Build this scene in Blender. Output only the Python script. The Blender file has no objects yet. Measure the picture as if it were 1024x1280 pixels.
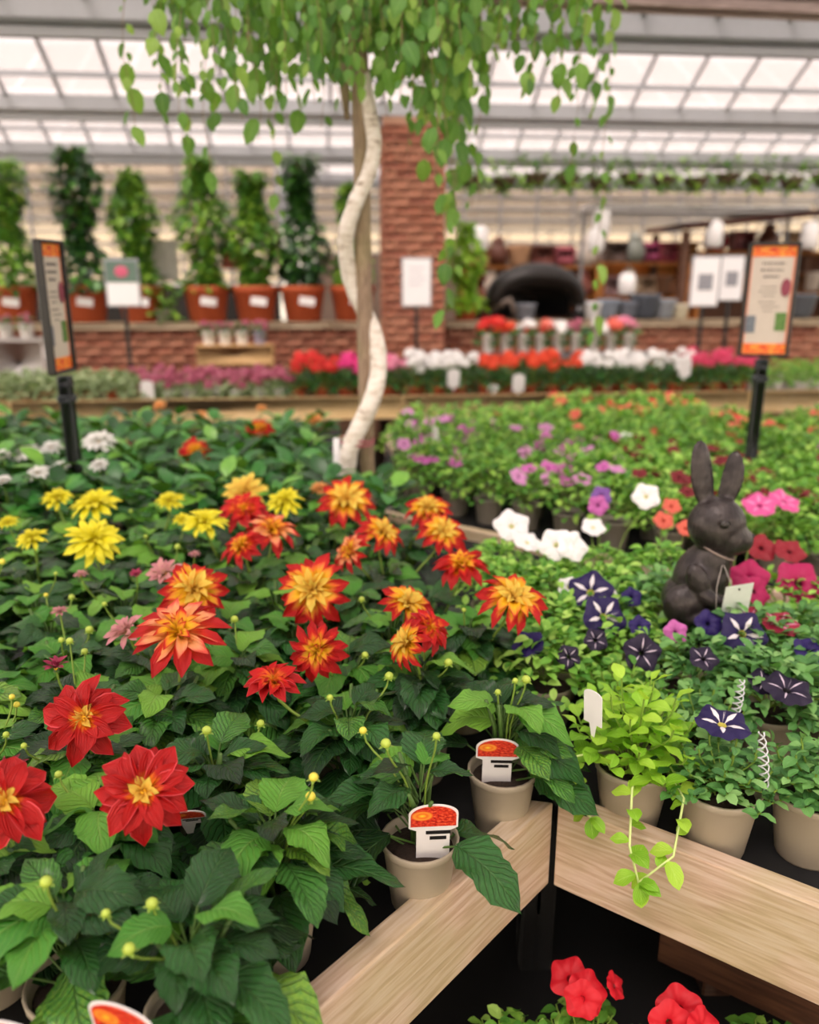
import bpy, math, random
from mathutils import Vector, Matrix, noise as mnoise
PI = math.pi
C = bpy.context.scene.collection
RND = random.Random(7)

# ------------------------------------------------------------------ camera, sky, exposure
EYE = 1.6
PITCH = math.radians(16)
cs, sn = math.cos(PITCH), math.sin(PITCH)
cam = bpy.data.cameras.new('camera'); camo = bpy.data.objects.new('camera', cam); C.objects.link(camo)
camo.location = (0, 0, EYE); camo.rotation_euler = (PI/2 - PITCH, 0, 0)
cam.sensor_fit = 'HORIZONTAL'; cam.sensor_width = 36; cam.lens = 36; cam.clip_start = .05; cam.clip_end = 200
cam.dof.use_dof = True; cam.dof.focus_distance = 1.22; cam.dof.aperture_fstop = 36/12.5
bpy.context.scene.camera = camo
w = bpy.data.worlds.new('sky'); bpy.context.scene.world = w; w.use_nodes = True
wb = w.node_tree.nodes['Background']; wb.inputs[0].default_value = (.93, .96, 1, 1); wb.inputs[1].default_value = 1.8
sl = bpy.data.lights.new('sun', 'SUN'); sl.energy = 19.0; sl.angle = math.radians(24); sl.color = (1, .97, .92)
so = bpy.data.objects.new('sun', sl); C.objects.link(so); so.rotation_euler = (math.radians(28), math.radians(-14), 0)
vs = bpy.context.scene.view_settings
vs.view_transform = 'Standard'; vs.look = 'None'; vs.gamma = 1; vs.use_curve_mapping = False; vs.exposure = 1.05
bpy.context.scene.cycles.max_bounces = 6; bpy.context.scene.cycles.transparent_max_bounces = 24

# ------------------------------------------------------------------ rays through the photograph, to find where things stand
def ray(u, v):
    x = (u-512)/1024; q = (v-640)/1024
    return Vector((x, cs - q*sn, -sn - q*cs)), 1
def at(u, v, D):
    """point on the level plane D metres below the eye"""
    d, _ = ray(u, v); t = D/(-d.z)
    return Vector((d.x*t, d.y*t, EYE-D))
def at_y(u, v, y):
    d, _ = ray(u, v); t = y/d.y
    return Vector((d.x*t, y, EYE+d.z*t))
BA = math.radians(5.8); bc, bs = math.cos(BA), math.sin(BA)
def B(x, y, z=0): return Vector((x*bc - y*bs, x*bs + y*bc, z))      # building frame -> world
def hit(u, v, yb):
    """building-frame x, z where the ray meets the plane yb"""
    d, _ = ray(u, v); t = yb/(-d.x*bs + d.y*bc)
    p = d*t
    return p.x*bc + p.y*bs, EYE + p.z

# ------------------------------------------------------------------ materials
def srgb(h):
    if isinstance(h, str):
        h = h.lstrip('#'); c = [int(h[i:i+2], 16)/255 for i in (0, 2, 4)]
    else: c = h
    return tuple((x/12.92 if x <= .04045 else ((x+.055)/1.055)**2.4) for x in c) + (1,)
def new_mat(name):
    m = bpy.data.materials.new(name); m.use_nodes = True
    nt = m.node_tree; nt.nodes.clear()
    out = nt.nodes.new('ShaderNodeOutputMaterial')
    bsdf = nt.nodes.new('ShaderNodeBsdfPrincipled'); nt.links.new(bsdf.outputs[0], out.inputs[0])
    return m, nt, bsdf, out
def N(nt, t, **kw):
    n = nt.nodes.new('ShaderNode'+t)
    for k, v in kw.items(): setattr(n, k, v)
    return n
def math_(nt, op, a, b=None, c=None):
    n = N(nt, 'Math', operation=op)
    for i, x in enumerate((a, b, c)):
        if x is None: continue
        if isinstance(x, (int, float)): n.inputs[i].default_value = x
        else: nt.links.new(x, n.inputs[i])
    return n.outputs[0]
def ramp(nt, fac, stops, interp='LINEAR'):
    r = N(nt, 'ValToRGB'); r.color_ramp.interpolation = interp
    e = r.color_ramp.elements
    while len(e) < len(stops): e.new(.5)
    for i, (p, c) in enumerate(stops): e[i].position = p; e[i].color = srgb(c)
    nt.links.new(fac, r.inputs[0]); return r.outputs[0]
def noise_(nt, scale, detail=3, vec=None, rough=.5):
    n = N(nt, 'TexNoise'); n.inputs['Scale'].default_value = scale; n.inputs['Detail'].default_value = detail; n.inputs['Roughness'].default_value = rough
    if vec is not None: nt.links.new(vec, n.inputs['Vector'])
    return n.outputs['Fac']
def bump(nt, bsdf, h, strength, dist=.01):
    b = N(nt, 'Bump'); b.inputs['Strength'].default_value = strength; b.inputs['Distance'].default_value = dist
    nt.links.new(h, b.inputs['Height']); nt.links.new(b.outputs[0], bsdf.inputs['Normal']); return b
def mixc(nt, fac, a, b, mode='MIX'):
    m = N(nt, 'Mix', data_type='RGBA', blend_type=mode)
    for i, x in ((0, fac), (6, a), (7, b)):
        if isinstance(x, (int, float)): m.inputs[i].default_value = x
        elif isinstance(x, (str, tuple)): m.inputs[i].default_value = srgb(x)
        else: nt.links.new(x, m.inputs[i])
    return m.outputs[2]

_M = {}
def plain(col, rough=.5, metal=0, var=.12, nscale=30, bumps=0, spec=.5):
    key = ('p', col, rough, metal, var, nscale, bumps, spec)
    if key in _M: return _M[key]
    m, nt, b, o = new_mat('plain')
    tc = N(nt, 'TexCoord').outputs['Object']
    n = noise_(nt, nscale, 3, tc)
    f = math_(nt, 'MULTIPLY_ADD', n, var*2, 1-var)
    c = N(nt, 'Mix', data_type='RGBA', blend_type='MULTIPLY'); c.inputs[0].default_value = 1; c.inputs[6].default_value = srgb(col)
    cm = N(nt, 'CombineColor'); [nt.links.new(f, cm.inputs[i]) for i in range(3)]; nt.links.new(cm.outputs[0], c.inputs[7])
    nt.links.new(c.outputs[2], b.inputs['Base Color'])
    b.inputs['Roughness'].default_value = rough; b.inputs['Metallic'].default_value = metal; b.inputs['Specular IOR Level'].default_value = spec
    if bumps: bump(nt, b, n, bumps, .004)
    _M[key] = m; return m

def leaf_mat(name, stops, rough=.42, veins=0, trans=.22, tcol='#8fbf2a', vcol='#5f8f4a', spec=.5, vfreq=9):
    m, nt, b, o = new_mat(name)
    geo = N(nt, 'NewGeometry'); oi = N(nt, 'ObjectInfo'); uv = N(nt, 'UVMap')
    sep = N(nt, 'SeparateXYZ'); nt.links.new(uv.outputs[0], sep.inputs[0])
    u, v = sep.outputs[0], sep.outputs[1]
    r = math_(nt, 'FRACT', math_(nt, 'ADD', geo.outputs['Random Per Island'], math_(nt, 'MULTIPLY', oi.outputs['Random'], 1)))
    tc = N(nt, 'TexCoord')
    nz = noise_(nt, 25, 2, tc.outputs['Object'])
    r2 = math_(nt, 'ADD', r, math_(nt, 'MULTIPLY_ADD', nz, .3, -.15))
    col = ramp(nt, r2, stops)
    au = math_(nt, 'ABSOLUTE', math_(nt, 'SUBTRACT', u, .5))
    if veins:
        ph = math_(nt, 'SUBTRACT', math_(nt, 'MULTIPLY', v, vfreq), math_(nt, 'MULTIPLY', au, 7))
        s = math_(nt, 'SINE', math_(nt, 'MULTIPLY', ph, 2*PI))
        vein = math_(nt, 'POWER', math_(nt, 'MULTIPLY_ADD', s, .5, .5), 6)
        mid = math_(nt, 'SUBTRACT', 1, math_(nt, 'SMOOTHSTEP' if False else 'MINIMUM', math_(nt, 'MULTIPLY', au, 28), 1))
        vv = math_(nt, 'MAXIMUM', math_(nt, 'MULTIPLY', vein, .45), mid)
        col = mixc(nt, math_(nt, 'MULTIPLY', vv, .55), col, vcol)
        fine = noise_(nt, 240, 2, tc.outputs['Object'])
        h = math_(nt, 'ADD', math_(nt, 'MULTIPLY', vein, -1), math_(nt, 'MULTIPLY_ADD', mid, -1.2, math_(nt, 'MULTIPLY', fine, .3)))
        bump(nt, b, h, veins, .0035)
    nt.links.new(col, b.inputs['Base Color']); b.inputs['Roughness'].default_value = rough; b.inputs['Specular IOR Level'].default_value = spec
    if veins >= 1: b.inputs['Coat Weight'].default_value = .35; b.inputs['Coat Roughness'].default_value = .22
    if trans:
        t = N(nt, 'BsdfTranslucent'); nt.links.new(mixc(nt, .5, col, tcol), t.inputs[0])
        mx = N(nt, 'MixShader'); mx.inputs[0].default_value = trans
        nt.links.new(b.outputs[0], mx.inputs[1]); nt.links.new(t.outputs[0], mx.inputs[2]); nt.links.new(mx.outputs[0], o.inputs[0])
    return m

def petal_mat(name, stops, edge=.25, rough=.55, streak=.12, trans=.2, edgecol=None):
    m, nt, b, o = new_mat(name)
    uv = N(nt, 'UVMap'); sep = N(nt, 'SeparateXYZ'); nt.links.new(uv.outputs[0], sep.inputs[0])
    u, v = sep.outputs[0], sep.outputs[1]
    au = math_(nt, 'ABSOLUTE', math_(nt, 'SUBTRACT', u, .5))
    oi = N(nt, 'ObjectInfo')
    cmb = N(nt, 'CombineXYZ'); nt.links.new(math_(nt, 'MULTIPLY', u, 9), cmb.inputs[0]); nt.links.new(math_(nt, 'MULTIPLY', v, .8), cmb.inputs[1])
    nt.links.new(math_(nt, 'MULTIPLY', oi.outputs['Random'], 30), cmb.inputs[2])
    nz = noise_(nt, 1.6, 3, cmb.outputs[0])
    f = math_(nt, 'ADD', v, math_(nt, 'MULTIPLY', au, edge))
    f = math_(nt, 'ADD', f, math_(nt, 'MULTIPLY_ADD', nz, streak*2, -streak))
    f = math_(nt, 'ADD', f, math_(nt, 'MULTIPLY_ADD', oi.outputs['Random'], .14, -.07))
    col = ramp(nt, f, stops)
    if edgecol: col = mixc(nt, math_(nt, 'GREATER_THAN', math_(nt, 'ADD', au, math_(nt, 'MULTIPLY', nz, .05)), .485), col, edgecol)
    nt.links.new(col, b.inputs['Base Color']); b.inputs['Roughness'].default_value = rough
    bump(nt, b, nz, 1.0, .004)
    if trans:
        t = N(nt, 'BsdfTranslucent'); nt.links.new(col, t.inputs[0])
        mx = N(nt, 'MixShader'); mx.inputs[0].default_value = trans
        nt.links.new(b.outputs[0], mx.inputs[1]); nt.links.new(t.outputs[0], mx.inputs[2]); nt.links.new(mx.outputs[0], o.inputs[0])
    return m

def wood_mat(name, base, dark, light, axis='X', scale=1.0, rough=.65, knots=True, green=0, bumpk=.25):
    m, nt, b, o = new_mat(name)
    tc = N(nt, 'TexCoord').outputs['Object']; oi = N(nt, 'ObjectInfo')
    off = N(nt, 'VectorMath', operation='ADD'); nt.links.new(tc, off.inputs[0]); 
    cx = N(nt, 'CombineXYZ'); nt.links.new(math_(nt, 'MULTIPLY', oi.outputs['Random'], 13), cx.inputs[1]); nt.links.new(cx.outputs[0], off.inputs[1])
    mp = N(nt, 'Mapping'); nt.links.new(off.outputs[0], mp.inputs[0])
    s = {'X': (1.2, 14, 14), 'Z': (14, 14, 1.2), 'Y': (14, 1.2, 14)}[axis]; mp.inputs['Scale'].default_value = tuple(x*scale for x in s)
    n1 = noise_(nt, 1.5, 3, mp.outputs[0], .55)
    rings = math_(nt, 'MULTIPLY_ADD', math_(nt, 'SINE', math_(nt, 'MULTIPLY', n1, 48)), .5, .5)
    n2 = noise_(nt, 14, 4, mp.outputs[0], .6)
    big = noise_(nt, .9, 2, mp.outputs[0])
    f = math_(nt, 'ADD', math_(nt, 'MULTIPLY', rings, .26), math_(nt, 'ADD', math_(nt, 'MULTIPLY', n2, .55), math_(nt, 'MULTIPLY', big, .2)))
    col = ramp(nt, f, [(.15, dark), (.48, base), (.85, light)])
    if knots:
        vo = N(nt, 'TexVoronoi'); mk = N(nt, 'Mapping'); nt.links.new(off.outputs[0], mk.inputs[0])
        sk = {'X': (2.2, 7, 7), 'Z': (9, 9, 3.2), 'Y': (9, 3.2, 9)}[axis]; mk.inputs['Scale'].default_value = sk
        nt.links.new(mk.outputs[0], vo.inputs['Vector']); vo.inputs['Scale'].default_value = 1.0
        k = math_(nt, 'SUBTRACT', 1, math_(nt, 'MINIMUM', math_(nt, 'MULTIPLY', vo.outputs['Distance'], 9), 1))
        col = mixc(nt, math_(nt, 'MULTIPLY', k, .8), col, '#6b4a33')
    if green:
        g = noise_(nt, 5, 3, tc)
        gf = math_(nt, 'MULTIPLY', math_(nt, 'GREATER_THAN', g, .52), green)
        gf = math_(nt, 'MULTIPLY', ramp(nt, g, [(.42, '#000000'), (.62, '#ffffff')]), green)
        col = mixc(nt, gf, col, '#9aa05c')
    nt.links.new(col, b.inputs['Base Color']); b.inputs['Roughness'].default_value = rough
    bump(nt, b, f, bumpk, .003)
    return m

M_wood = wood_mat('bench_timber', '#c6ab94', '#a3866c', '#dcc9b8', green=.3)
M_woodtop = wood_mat('bench_timber_pale', '#e6c48a', '#c9a262', '#f0d8a8', green=.05)
M_wooddark = wood_mat('dark_timber', '#5c3a28', '#3a2318', '#7a5238', green=0)
M_beam = wood_mat('grey_timber', '#8c7a70', '#6b5c55', '#a8968b', green=0)
M_stake = wood_mat('weathered_stake', '#8b7460', '#54443a', '#ab9480', axis='Z', scale=2.2, green=.2, bumpk=1)
M_crate = wood_mat('crate_timber', '#cfa66c', '#a97e48', '#e0bf8c', green=0)

M_dleaf = leaf_mat('dahlia_leaf', [(.0, '#0f3616'), (.35, '#1c5422'), (.7, '#2f722c'), (.9, '#559a38'), (1, '#86b83c')], rough=.27, veins=1.2, trans=.14, vcol='#6fa35c')
M_dleaf2 = leaf_mat('dahlia_leaf_fresh', [(.0, '#3f8a2c'), (.5, '#5aa336'), (1, '#86c040')], rough=.38, veins=.7, trans=.25, vcol='#9fca62')
M_dfol = leaf_mat('dahlia_foliage', [(.0, '#16421c'), (.4, '#2a6a2a'), (.75, '#458a38'), (1, '#7ab044')], rough=.38, trans=.14)
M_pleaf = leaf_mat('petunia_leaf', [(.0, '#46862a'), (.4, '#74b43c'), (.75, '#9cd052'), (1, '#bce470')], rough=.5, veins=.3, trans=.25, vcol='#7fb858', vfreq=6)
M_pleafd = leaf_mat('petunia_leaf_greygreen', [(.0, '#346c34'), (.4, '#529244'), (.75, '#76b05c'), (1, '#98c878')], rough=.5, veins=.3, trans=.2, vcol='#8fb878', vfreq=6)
M_lime = leaf_mat('lime_leaf', [(.0, '#6fae1f'), (.5, '#93cc30'), (1, '#b9e24a')], rough=.42, veins=.3, trans=.3, tcol='#c9f03a', vcol='#c4e872', vfreq=5)
M_mid = leaf_mat('mixed_bedding_foliage', [(.0, '#3f7826'), (.5, '#6aa83a'), (1, '#a6cf58')], rough=.5, trans=.25)
M_dark = leaf_mat('dark_foliage', [(.0, '#143a18'), (.5, '#245a24'), (1, '#3f7c30')], rough=.45, trans=.15)
M_ivy = leaf_mat('climber_foliage', [(.0, '#2f5f1c'), (.5, '#5c9230'), (1, '#9cc443')], rough=.45, trans=.3)
M_ivyd = leaf_mat('climber_dark_foliage', [(.0, '#102c14'), (.5, '#1d4a1e'), (1, '#4f8a2c')], rough=.4, trans=.15)
M_sage = leaf_mat('silver_foliage', [(.0, '#6d8257'), (.5, '#8fa274'), (1, '#b5c395')], rough=.6, trans=.15)
M_tree = leaf_mat('weeping_leaf', [(.0, '#2b6424'), (.35, '#477f30'), (.7, '#6a9c40'), (1, '#9abd58')], rough=.42, veins=.3, trans=.38, tcol='#a8d83a', vcol='#a8cf74', vfreq=7)
M_stem = plain('#7c9a3c', .5); M_stemr = plain('#a0a050', .5); M_darkstem = plain('#4a6a2c', .5)
M_twig = plain('#8a7452', .7, var=.3)
M_disc = plain('#f2b81c', .7, var=.3, nscale=200, bumps=1)
M_budm = plain('#a9c04a', .5, var=.25, nscale=60)
M_budy = plain('#d9cf4a', .5, var=.2)
M_budr = plain('#9c2c22', .5, var=.2)
M_pot = plain('#a59a86', .45, var=.06, nscale=8)
M_potg = plain('#8f887c', .5, var=.08, nscale=8)
M_terra = plain('#b4532c', .7, var=.15, nscale=9)
M_whitepot = plain('#d8d4d0', .5, var=.06)
M_soil = plain('#2a1d14', .95, var=.5, nscale=120, bumps=1)
M_black = plain('#141314', .35); M_blackm = plain('#1a1a1b', .5)
M_white = plain('#e8e6e6', .6, var=.03)
M_paper = plain('#e9e9ec', .7, var=.04)
M_grey = plain('#8f9297', .5); M_galv = plain('#a4a7ab', .45, metal=.3, var=.06)
M_shade_black = plain('#0c0c0d', .9, var=.3)  # near-black that puts the shade in and under the benches into the colour

P_red = petal_mat('petal_red', [(.0, '#f0a010'), (.22, '#d8480c'), (.34, '#b40606'), (.75, '#b00308'), (1, '#c20a12')], edge=.1, edgecol='#dc4850', trans=.12)
P_bi = petal_mat('petal_yellow_red', [(.0, '#f6b80e'), (.46, '#fac020'), (.62, '#f78438'), (.74, '#cc120c'), (1, '#b8060c')], edge=.42, streak=.2)
P_bi2 = petal_mat('petal_flame', [(.0, '#f2a408'), (.34, '#f29010'), (.48, '#e03c0c'), (.6, '#bc0a08'), (1, '#b40409')], edge=.3, streak=.15)
P_cream = petal_mat('petal_apricot', [(.0, '#f8a826'), (.4, '#f98c4c'), (.6, '#de3820'), (.78, '#c00c0c'), (1, '#b4060a')], edge=.3)
P_yel = petal_mat('petal_yellow', [(.0, '#dccc00'), (.4, '#f6ea10'), (1, '#fcf440')], edge=.1)
P_yelor = petal_mat('petal_yellow_orange', [(.0, '#f4b62a'), (.5, '#f8c850'), (1, '#f7e060')], edge=.1)
P_white = petal_mat('petal_white', [(.0, '#d9e0b8'), (.3, '#f2f2ea'), (1, '#f8f8f6')], edge=.1)
P_pink = petal_mat('petal_pink', [(.0, '#e9d7a4'), (.4, '#e9b0a4'), (1, '#e08fa0')], edge=.1)
P_rose = petal_mat('petal_rose', [(.0, '#d98f90'), (.4, '#cf5070'), (1, '#c03a68')], edge=.1)
P_wine = petal_mat('petal_wine', [(.0, '#5a0a1c'), (.6, '#7c1228'), (1, '#a22c40')], edge=.1)
P_orange = petal_mat('petal_orange', [(.0, '#d88a2a'), (.5, '#f0a050'), (1, '#f2b070')], edge=.1)

# ------------------------------------------------------------------ mesh helpers
class MB:
    def __init__(s): s.v = []; s.f = []; s.uv = []; s.mi = []
    def add(s, vs_, fs, uv=None, mi=0):
        o = len(s.v); s.v += [tuple(p) for p in vs_]; s.f += [tuple(i+o for i in f) for f in fs]
        s.uv += uv if uv else [(0, 0)]*len(vs_); s.mi += [mi]*len(fs); return s
    def box(s, c, size, M=None, mi=0, bev=0):
        x, y, z = (k/2 for k in size); cx, cy, cz = c
        if bev:
            b = bev; P = []
            idx = {}
            for sx in (-1, 1):
                for sy in (-1, 1):
                    for sz in (-1, 1):
                        for ax in range(3):
                            q = [sx*(x-b), sy*(y-b), sz*(z-b)]; q[ax] += (sx, sy, sz)[ax]*b
                            idx[(sx, sy, sz, ax)] = len(P); P.append(Vector((cx+q[0], cy+q[1], cz+q[2])))
            F = []
            for ax in range(3):
                o1, o2 = (ax+1) % 3, (ax+2) % 3
                for sg in (-1, 1):
                    def g(a, b_):
                        k = [0, 0, 0]; k[ax] = sg; k[o1] = a; k[o2] = b_; return idx[(*k, ax)]
                    q = [g(-1, -1), g(1, -1), g(1, 1), g(-1, 1)]
                    F.append(q if sg > 0 else q[::-1])
                for a in (-1, 1):
                    for b_ in (-1, 1):
                        def e(t, face):
                            k = [0, 0, 0]; k[ax] = t; k[o1] = a; k[o2] = b_; return idx[(*k, face)]
                        q = [e(-1, o1), e(1, o1), e(1, o2), e(-1, o2)]
                        F.append(q if a*b_ > 0 else q[::-1])
            for sx in (-1, 1):
                for sy in (-1, 1):
                    for sz in (-1, 1):
                        q = [idx[(sx, sy, sz, k)] for k in range(3)]
                        F.append(q if sx*sy*sz > 0 else q[::-1])
        else:
            P = [Vector((cx+i*x, cy+j*y, cz+k*z)) for i in (-1, 1) for j in (-1, 1) for k in (-1, 1)]
            F = [(0, 1, 3, 2), (4, 6, 7, 5), (0, 4, 5, 1), (2, 3, 7, 6), (0, 2, 6, 4), (1, 5, 7, 3)]
        if M is not None: P = [M @ p for p in P]
        return s.add(P, F, mi=mi)
    def tube(s, pts, r, n=6, cap=True, mi=0, rough=0):
        pts = [Vector(p) for p in pts]; V = []; F = []; UV = []
        if not isinstance(r, (list, tuple)): r = [r]*len(pts)
        ref = Vector((0, 0, 1)) if abs((pts[-1]-pts[0]).normalized().z) < .9 else Vector((1, 0, 0))
        for i, p in enumerate(pts):
            t = (pts[min(i+1, len(pts)-1)] - pts[max(i-1, 0)]).normalized()
            a = t.cross(ref).normalized(); b = t.cross(a)
            for k in range(n):
                th = 2*PI*k/n; rr = r[i]*(1+rough*(mnoise.noise(Vector((i*.7, k*1.7, 3))) if rough else 0))
                V.append(p + a*math.cos(th)*rr + b*math.sin(th)*rr); UV.append((k/n, i/len(pts)))
        for i in range(len(pts)-1):
            for k in range(n):
                F.append((i*n+k, i*n+(k+1) % n, (i+1)*n+(k+1) % n, (i+1)*n+k))
        if cap: F.append(tuple(range(n))[::-1]); F.append(tuple((len(pts)-1)*n+k for k in range(n)))
        return s.add(V, F, UV, mi)
    def lathe(s, prof, n=24, M=None, mi=0, cx=0, cy=0, lobes=0, lobe=0):
        V = []; F = []; UV = []
        for i, (r, z) in enumerate(prof):
            for k in range(n):
                th = 2*PI*k/n; rr = r*(1+lobe*math.cos(lobes*th)) if lobes else r
                V.append(Vector((cx+rr*math.cos(th), cy+rr*math.sin(th), z))); UV.append((k/n, i/max(1, len(prof)-1)))
        if M is not None: V = [M @ p for p in V]
        for i in range(len(prof)-1):
            for k in range(n): F.append((i*n+k, i*n+(k+1) % n, (i+1)*n+(k+1) % n, (i+1)*n+k))
        return s.add(V, F, UV, mi)
    def ball(s, c, r, n=8, m=5, M=None, mi=0):
        if not isinstance(r, (tuple, list)): r = (r, r, r)
        V = []; F = []; UV = []
        for i in range(m+1):
            ph = PI*i/m
            for k in range(n):
                th = 2*PI*k/n
                V.append(Vector((c[0]+r[0]*math.sin(ph)*math.cos(th), c[1]+r[1]*math.sin(ph)*math.sin(th), c[2]-r[2]*math.cos(ph)))); UV.append((k/n, i/m))
        if M is not None: V = [M @ p for p in V]
        for i in range(m):
            for k in range(n): F.append((i*n+k, i*n+(k+1) % n, (i+1)*n+(k+1) % n, (i+1)*n+k))
        return s.add(V, F, UV, mi)
    def inst(s, tmpl, M, mi=0):
        tv, tf, tuv = tmpl; o = len(s.v)
        s.v += [tuple(M @ p) for p in tv]; s.f += [tuple(i+o for i in f) for f in tf]; s.uv += tuv; s.mi += [mi]*len(tf); return s
    def mesh(s, name, mats, smooth=True):
        me = bpy.data.meshes.new(name); me.from_pydata(s.v, [], s.f)
        if not isinstance(mats, (list, tuple)): mats = [mats]
        for m in mats: me.materials.append(m)
        uvl = me.uv_layers.new(name='UVMap')
        vi = [0]*len(me.loops); me.loops.foreach_get('vertex_index', vi)
        flat = []
        for i in vi: flat += s.uv[i]
        uvl.data.foreach_set('uv', flat)
        if len(mats) > 1: me.polygons.foreach_set('material_index', s.mi)
        if smooth: me.polygons.foreach_set('use_smooth', [True]*len(me.polygons))
        me.update(); return me

def link(name, me, parent=None, M=None, stuff=False):
    o = bpy.data.objects.new(name, me); C.objects.link(o)
    if parent is not None: o.parent = parent
    if M is not None:
        if isinstance(M, Matrix): o.matrix_basis = M
        else: o.location = M
    if stuff: o['kind'] = 'stuff'
    return o
def tag(o, label, cat, group=None, kind=None):
    o['label'] = label; o['category'] = cat
    if group: o['group'] = group
    if kind: o['kind'] = kind
    return o
def thing(name, label, cat, loc=(0, 0, 0), group=None, rz=0):
    o = link(name, None, None, None); o.location = loc; o.rotation_euler = (0, 0, rz); o.empty_display_size = .05
    return tag(o, label, cat, group)
def struct(name, me=None, M=None):
    o = link(name, me, None, M); o['kind'] = 'structure'; return o
def dup(root, loc, label=None, group=None, rz=None, scale=None):
    def rec(o, par):
        c = o.copy(); C.objects.link(c)
        if par is not None: c.parent = par
        for ch in o.children: rec(ch, c)
        return c
    r = rec(root, None); r.location = loc
    if rz is not None: r.rotation_euler = (0, 0, rz)
    if scale: r.scale = (scale,)*3 if not isinstance(scale, tuple) else scale
    if label: r['label'] = label
    if group: r['group'] = group
    return r
def frame(P, d, up=Vector((0, 0, 1)), s=1.0, sx=None):
    d = Vector(d).normalized(); x = d.cross(up)
    if x.length < 1e-4: x = Vector((1, 0, 0))
    x.normalize(); z = x.cross(d)
    if sx is None: sx = s
    return Matrix(((x.x*sx, d.x*s, z.x*s, P[0]), (x.y*sx, d.y*s, z.y*s, P[1]), (x.z*sx, d.z*s, z.z*s, P[2]), (0, 0, 0, 1)))
def facing(P, n, spin=0):
    q = Vector(n).to_track_quat('Z', 'Y')
    return Matrix.Translation(P) @ q.to_matrix().to_4x4() @ Matrix.Rotation(spin, 4, 'Z')
def sph(az, el): return Vector((math.cos(el)*math.cos(az), math.cos(el)*math.sin(az), math.sin(el)))

# leaf outlines grow along +Y from the origin, unit length
def leaf_t(ns=10, na=4, wid=.62, fold=.18, curl=.25, serr=.06, peak=.42, wave=.0, twist=0, seed=0):
    rr = random.Random(seed); V = []; F = []; UV = []
    for i in range(ns+1):
        t = i/ns
        if t < peak: ww = math.sin(PI/2*(t/peak)**.85)**.8
        else: ww = math.cos(PI/2*((t-peak)/(1-peak))**1.25)**.9
        ww = max(ww, .02)*wid/2*.96
        if serr and 0 < i < ns: ww *= 1 + (serr if i % 2 else -serr)
        zc = -curl*(t**2)*.6 + .12*curl*math.sin(PI*t)
        for k in range(na+1):
            a = 2*k/na-1
            x = a*ww; z = zc + fold*abs(a)*ww + wave*math.sin(t*9+a*2+seed)*abs(a)*ww
            y = t - (abs(a)*.04 if serr else 0)
            V.append(Vector((x, y, z))); UV.append((k/na, t))
    for i in range(ns):
        for k in range(na):
            a = i*(na+1)+k; F.append((a, a+1, a+na+2, a+na+1))
    return V, F, UV
def t_mesh(t, mat, name='leaf'):
    return MB().add(t[0], t[1], t[2]).mesh(name, mat)
L_near = [t_mesh(leaf_t(12, 6, .60+.05*k, .22-.05*(k % 3), .2+.12*k, .055, .40+.03*(k % 2), .25, seed=k), M_dleaf2 if k == 5 else M_dleaf) for k in range(6)]
L_mid = [t_mesh(leaf_t(6, 4, .58+.04*k, .2, .2+.1*k, .05, .42, .2, seed=k), M_dleaf2 if k == 4 else M_dleaf) for k in range(5)]
T_far = [leaf_t(4, 2, .6, .2, .3, .0, .42, seed=k) for k in range(3)]
T_pet = [leaf_t(4, 2, .62, .25, .2+.2*k, 0, .55, seed=k) for k in range(3)]
T_lo = [leaf_t(2, 2, .6, .2, .3, 0, .5, seed=k) for k in range(2)]

def petal_t(wid=.36, cup=.16, curl=.15, tip=.7, ns=5, na=4, notch=0):
    V = []; F = []; UV = []
    for i in range(ns+1):
        t = i/ns
        ww = wid/2*(.38+.62*math.sin(PI/2*min(1, t/tip))) if t < tip else wid/2*math.sqrt(max(0, 1-((t-tip)/(1-tip))**2.2))
        ww = max(ww, .012)
        for k in range(na+1):
            a = 2*k/na-1
            z = cup*a*a*ww*2.2*(1-.3*t) - curl*t*t + .1*math.sin(PI*t)
            V.append(Vector((a*ww, t, z))); UV.append((k/na, t))
    for i in range(ns):
        for k in range(na):
            a = i*(na+1)+k; F.append((a, a+1, a+na+2, a+na+1))
    return V, F, UV
T_petal = petal_t(.44); T_petaln = petal_t(.30, .3, .1); T_petals = petal_t(.4, .2, .15, ns=3, na=2)
KIND = {  # material, rings (count, length, elevation), petal
    'red': (P_red, [(8, 1.0, 4), (8, .84, 18), (6, .34, 50)], petal_t(.54, .42, .30, .62)),
    'flat': (P_red, [(10, 1.0, 10), (10, .85, 28), (6, .5, 52)], petal_t(.46, .4, .3, .62)),
    'bi': (P_bi, [(12, 1.0, 6), (11, .84, 22), (9, .62, 42), (7, .4, 62)], petal_t(.36, .4, .25)),
    'flame': (P_bi2, [(12, 1.0, 4), (11, .82, 20), (9, .6, 40), (7, .38, 60)], petal_t(.36, .4, .25)),
    'apricot': (P_cream, [(11, 1.0, 8), (10, .84, 26), (8, .62, 46), (6, .4, 64)], petal_t(.36, .4, .25)),
    'yellow': (P_yel, [(13, 1.0, 4), (12, .84, 20), (10, .64, 38), (7, .42, 58)], petal_t(.32)),
    'yelor': (P_yelor, [(13, 1.0, 4), (12, .84, 20), (10, .64, 38), (7, .42, 58)], petal_t(.32)),
    'white': (P_white, [(12, 1.0, 6), (10, .8, 26), (8, .55, 50)], petal_t(.36)),
    'pink': (P_pink, [(9, 1.0, 20), (8, .8, 40), (6, .55, 60)], petal_t(.36)),
    'rose': (P_rose, [(10, 1.0, 40), (8, .8, 62), (5, .6, 78)], petal_t(.34)),
    'wine': (P_wine, [(12, 1.0, 6), (11, .84, 24), (8, .6, 44)], petal_t(.34)),
    'orange': (P_orange, [(10, 1.0, 20), (9, .8, 40), (6, .5, 60)], petal_t(.36)),
}
_pm = {}
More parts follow.
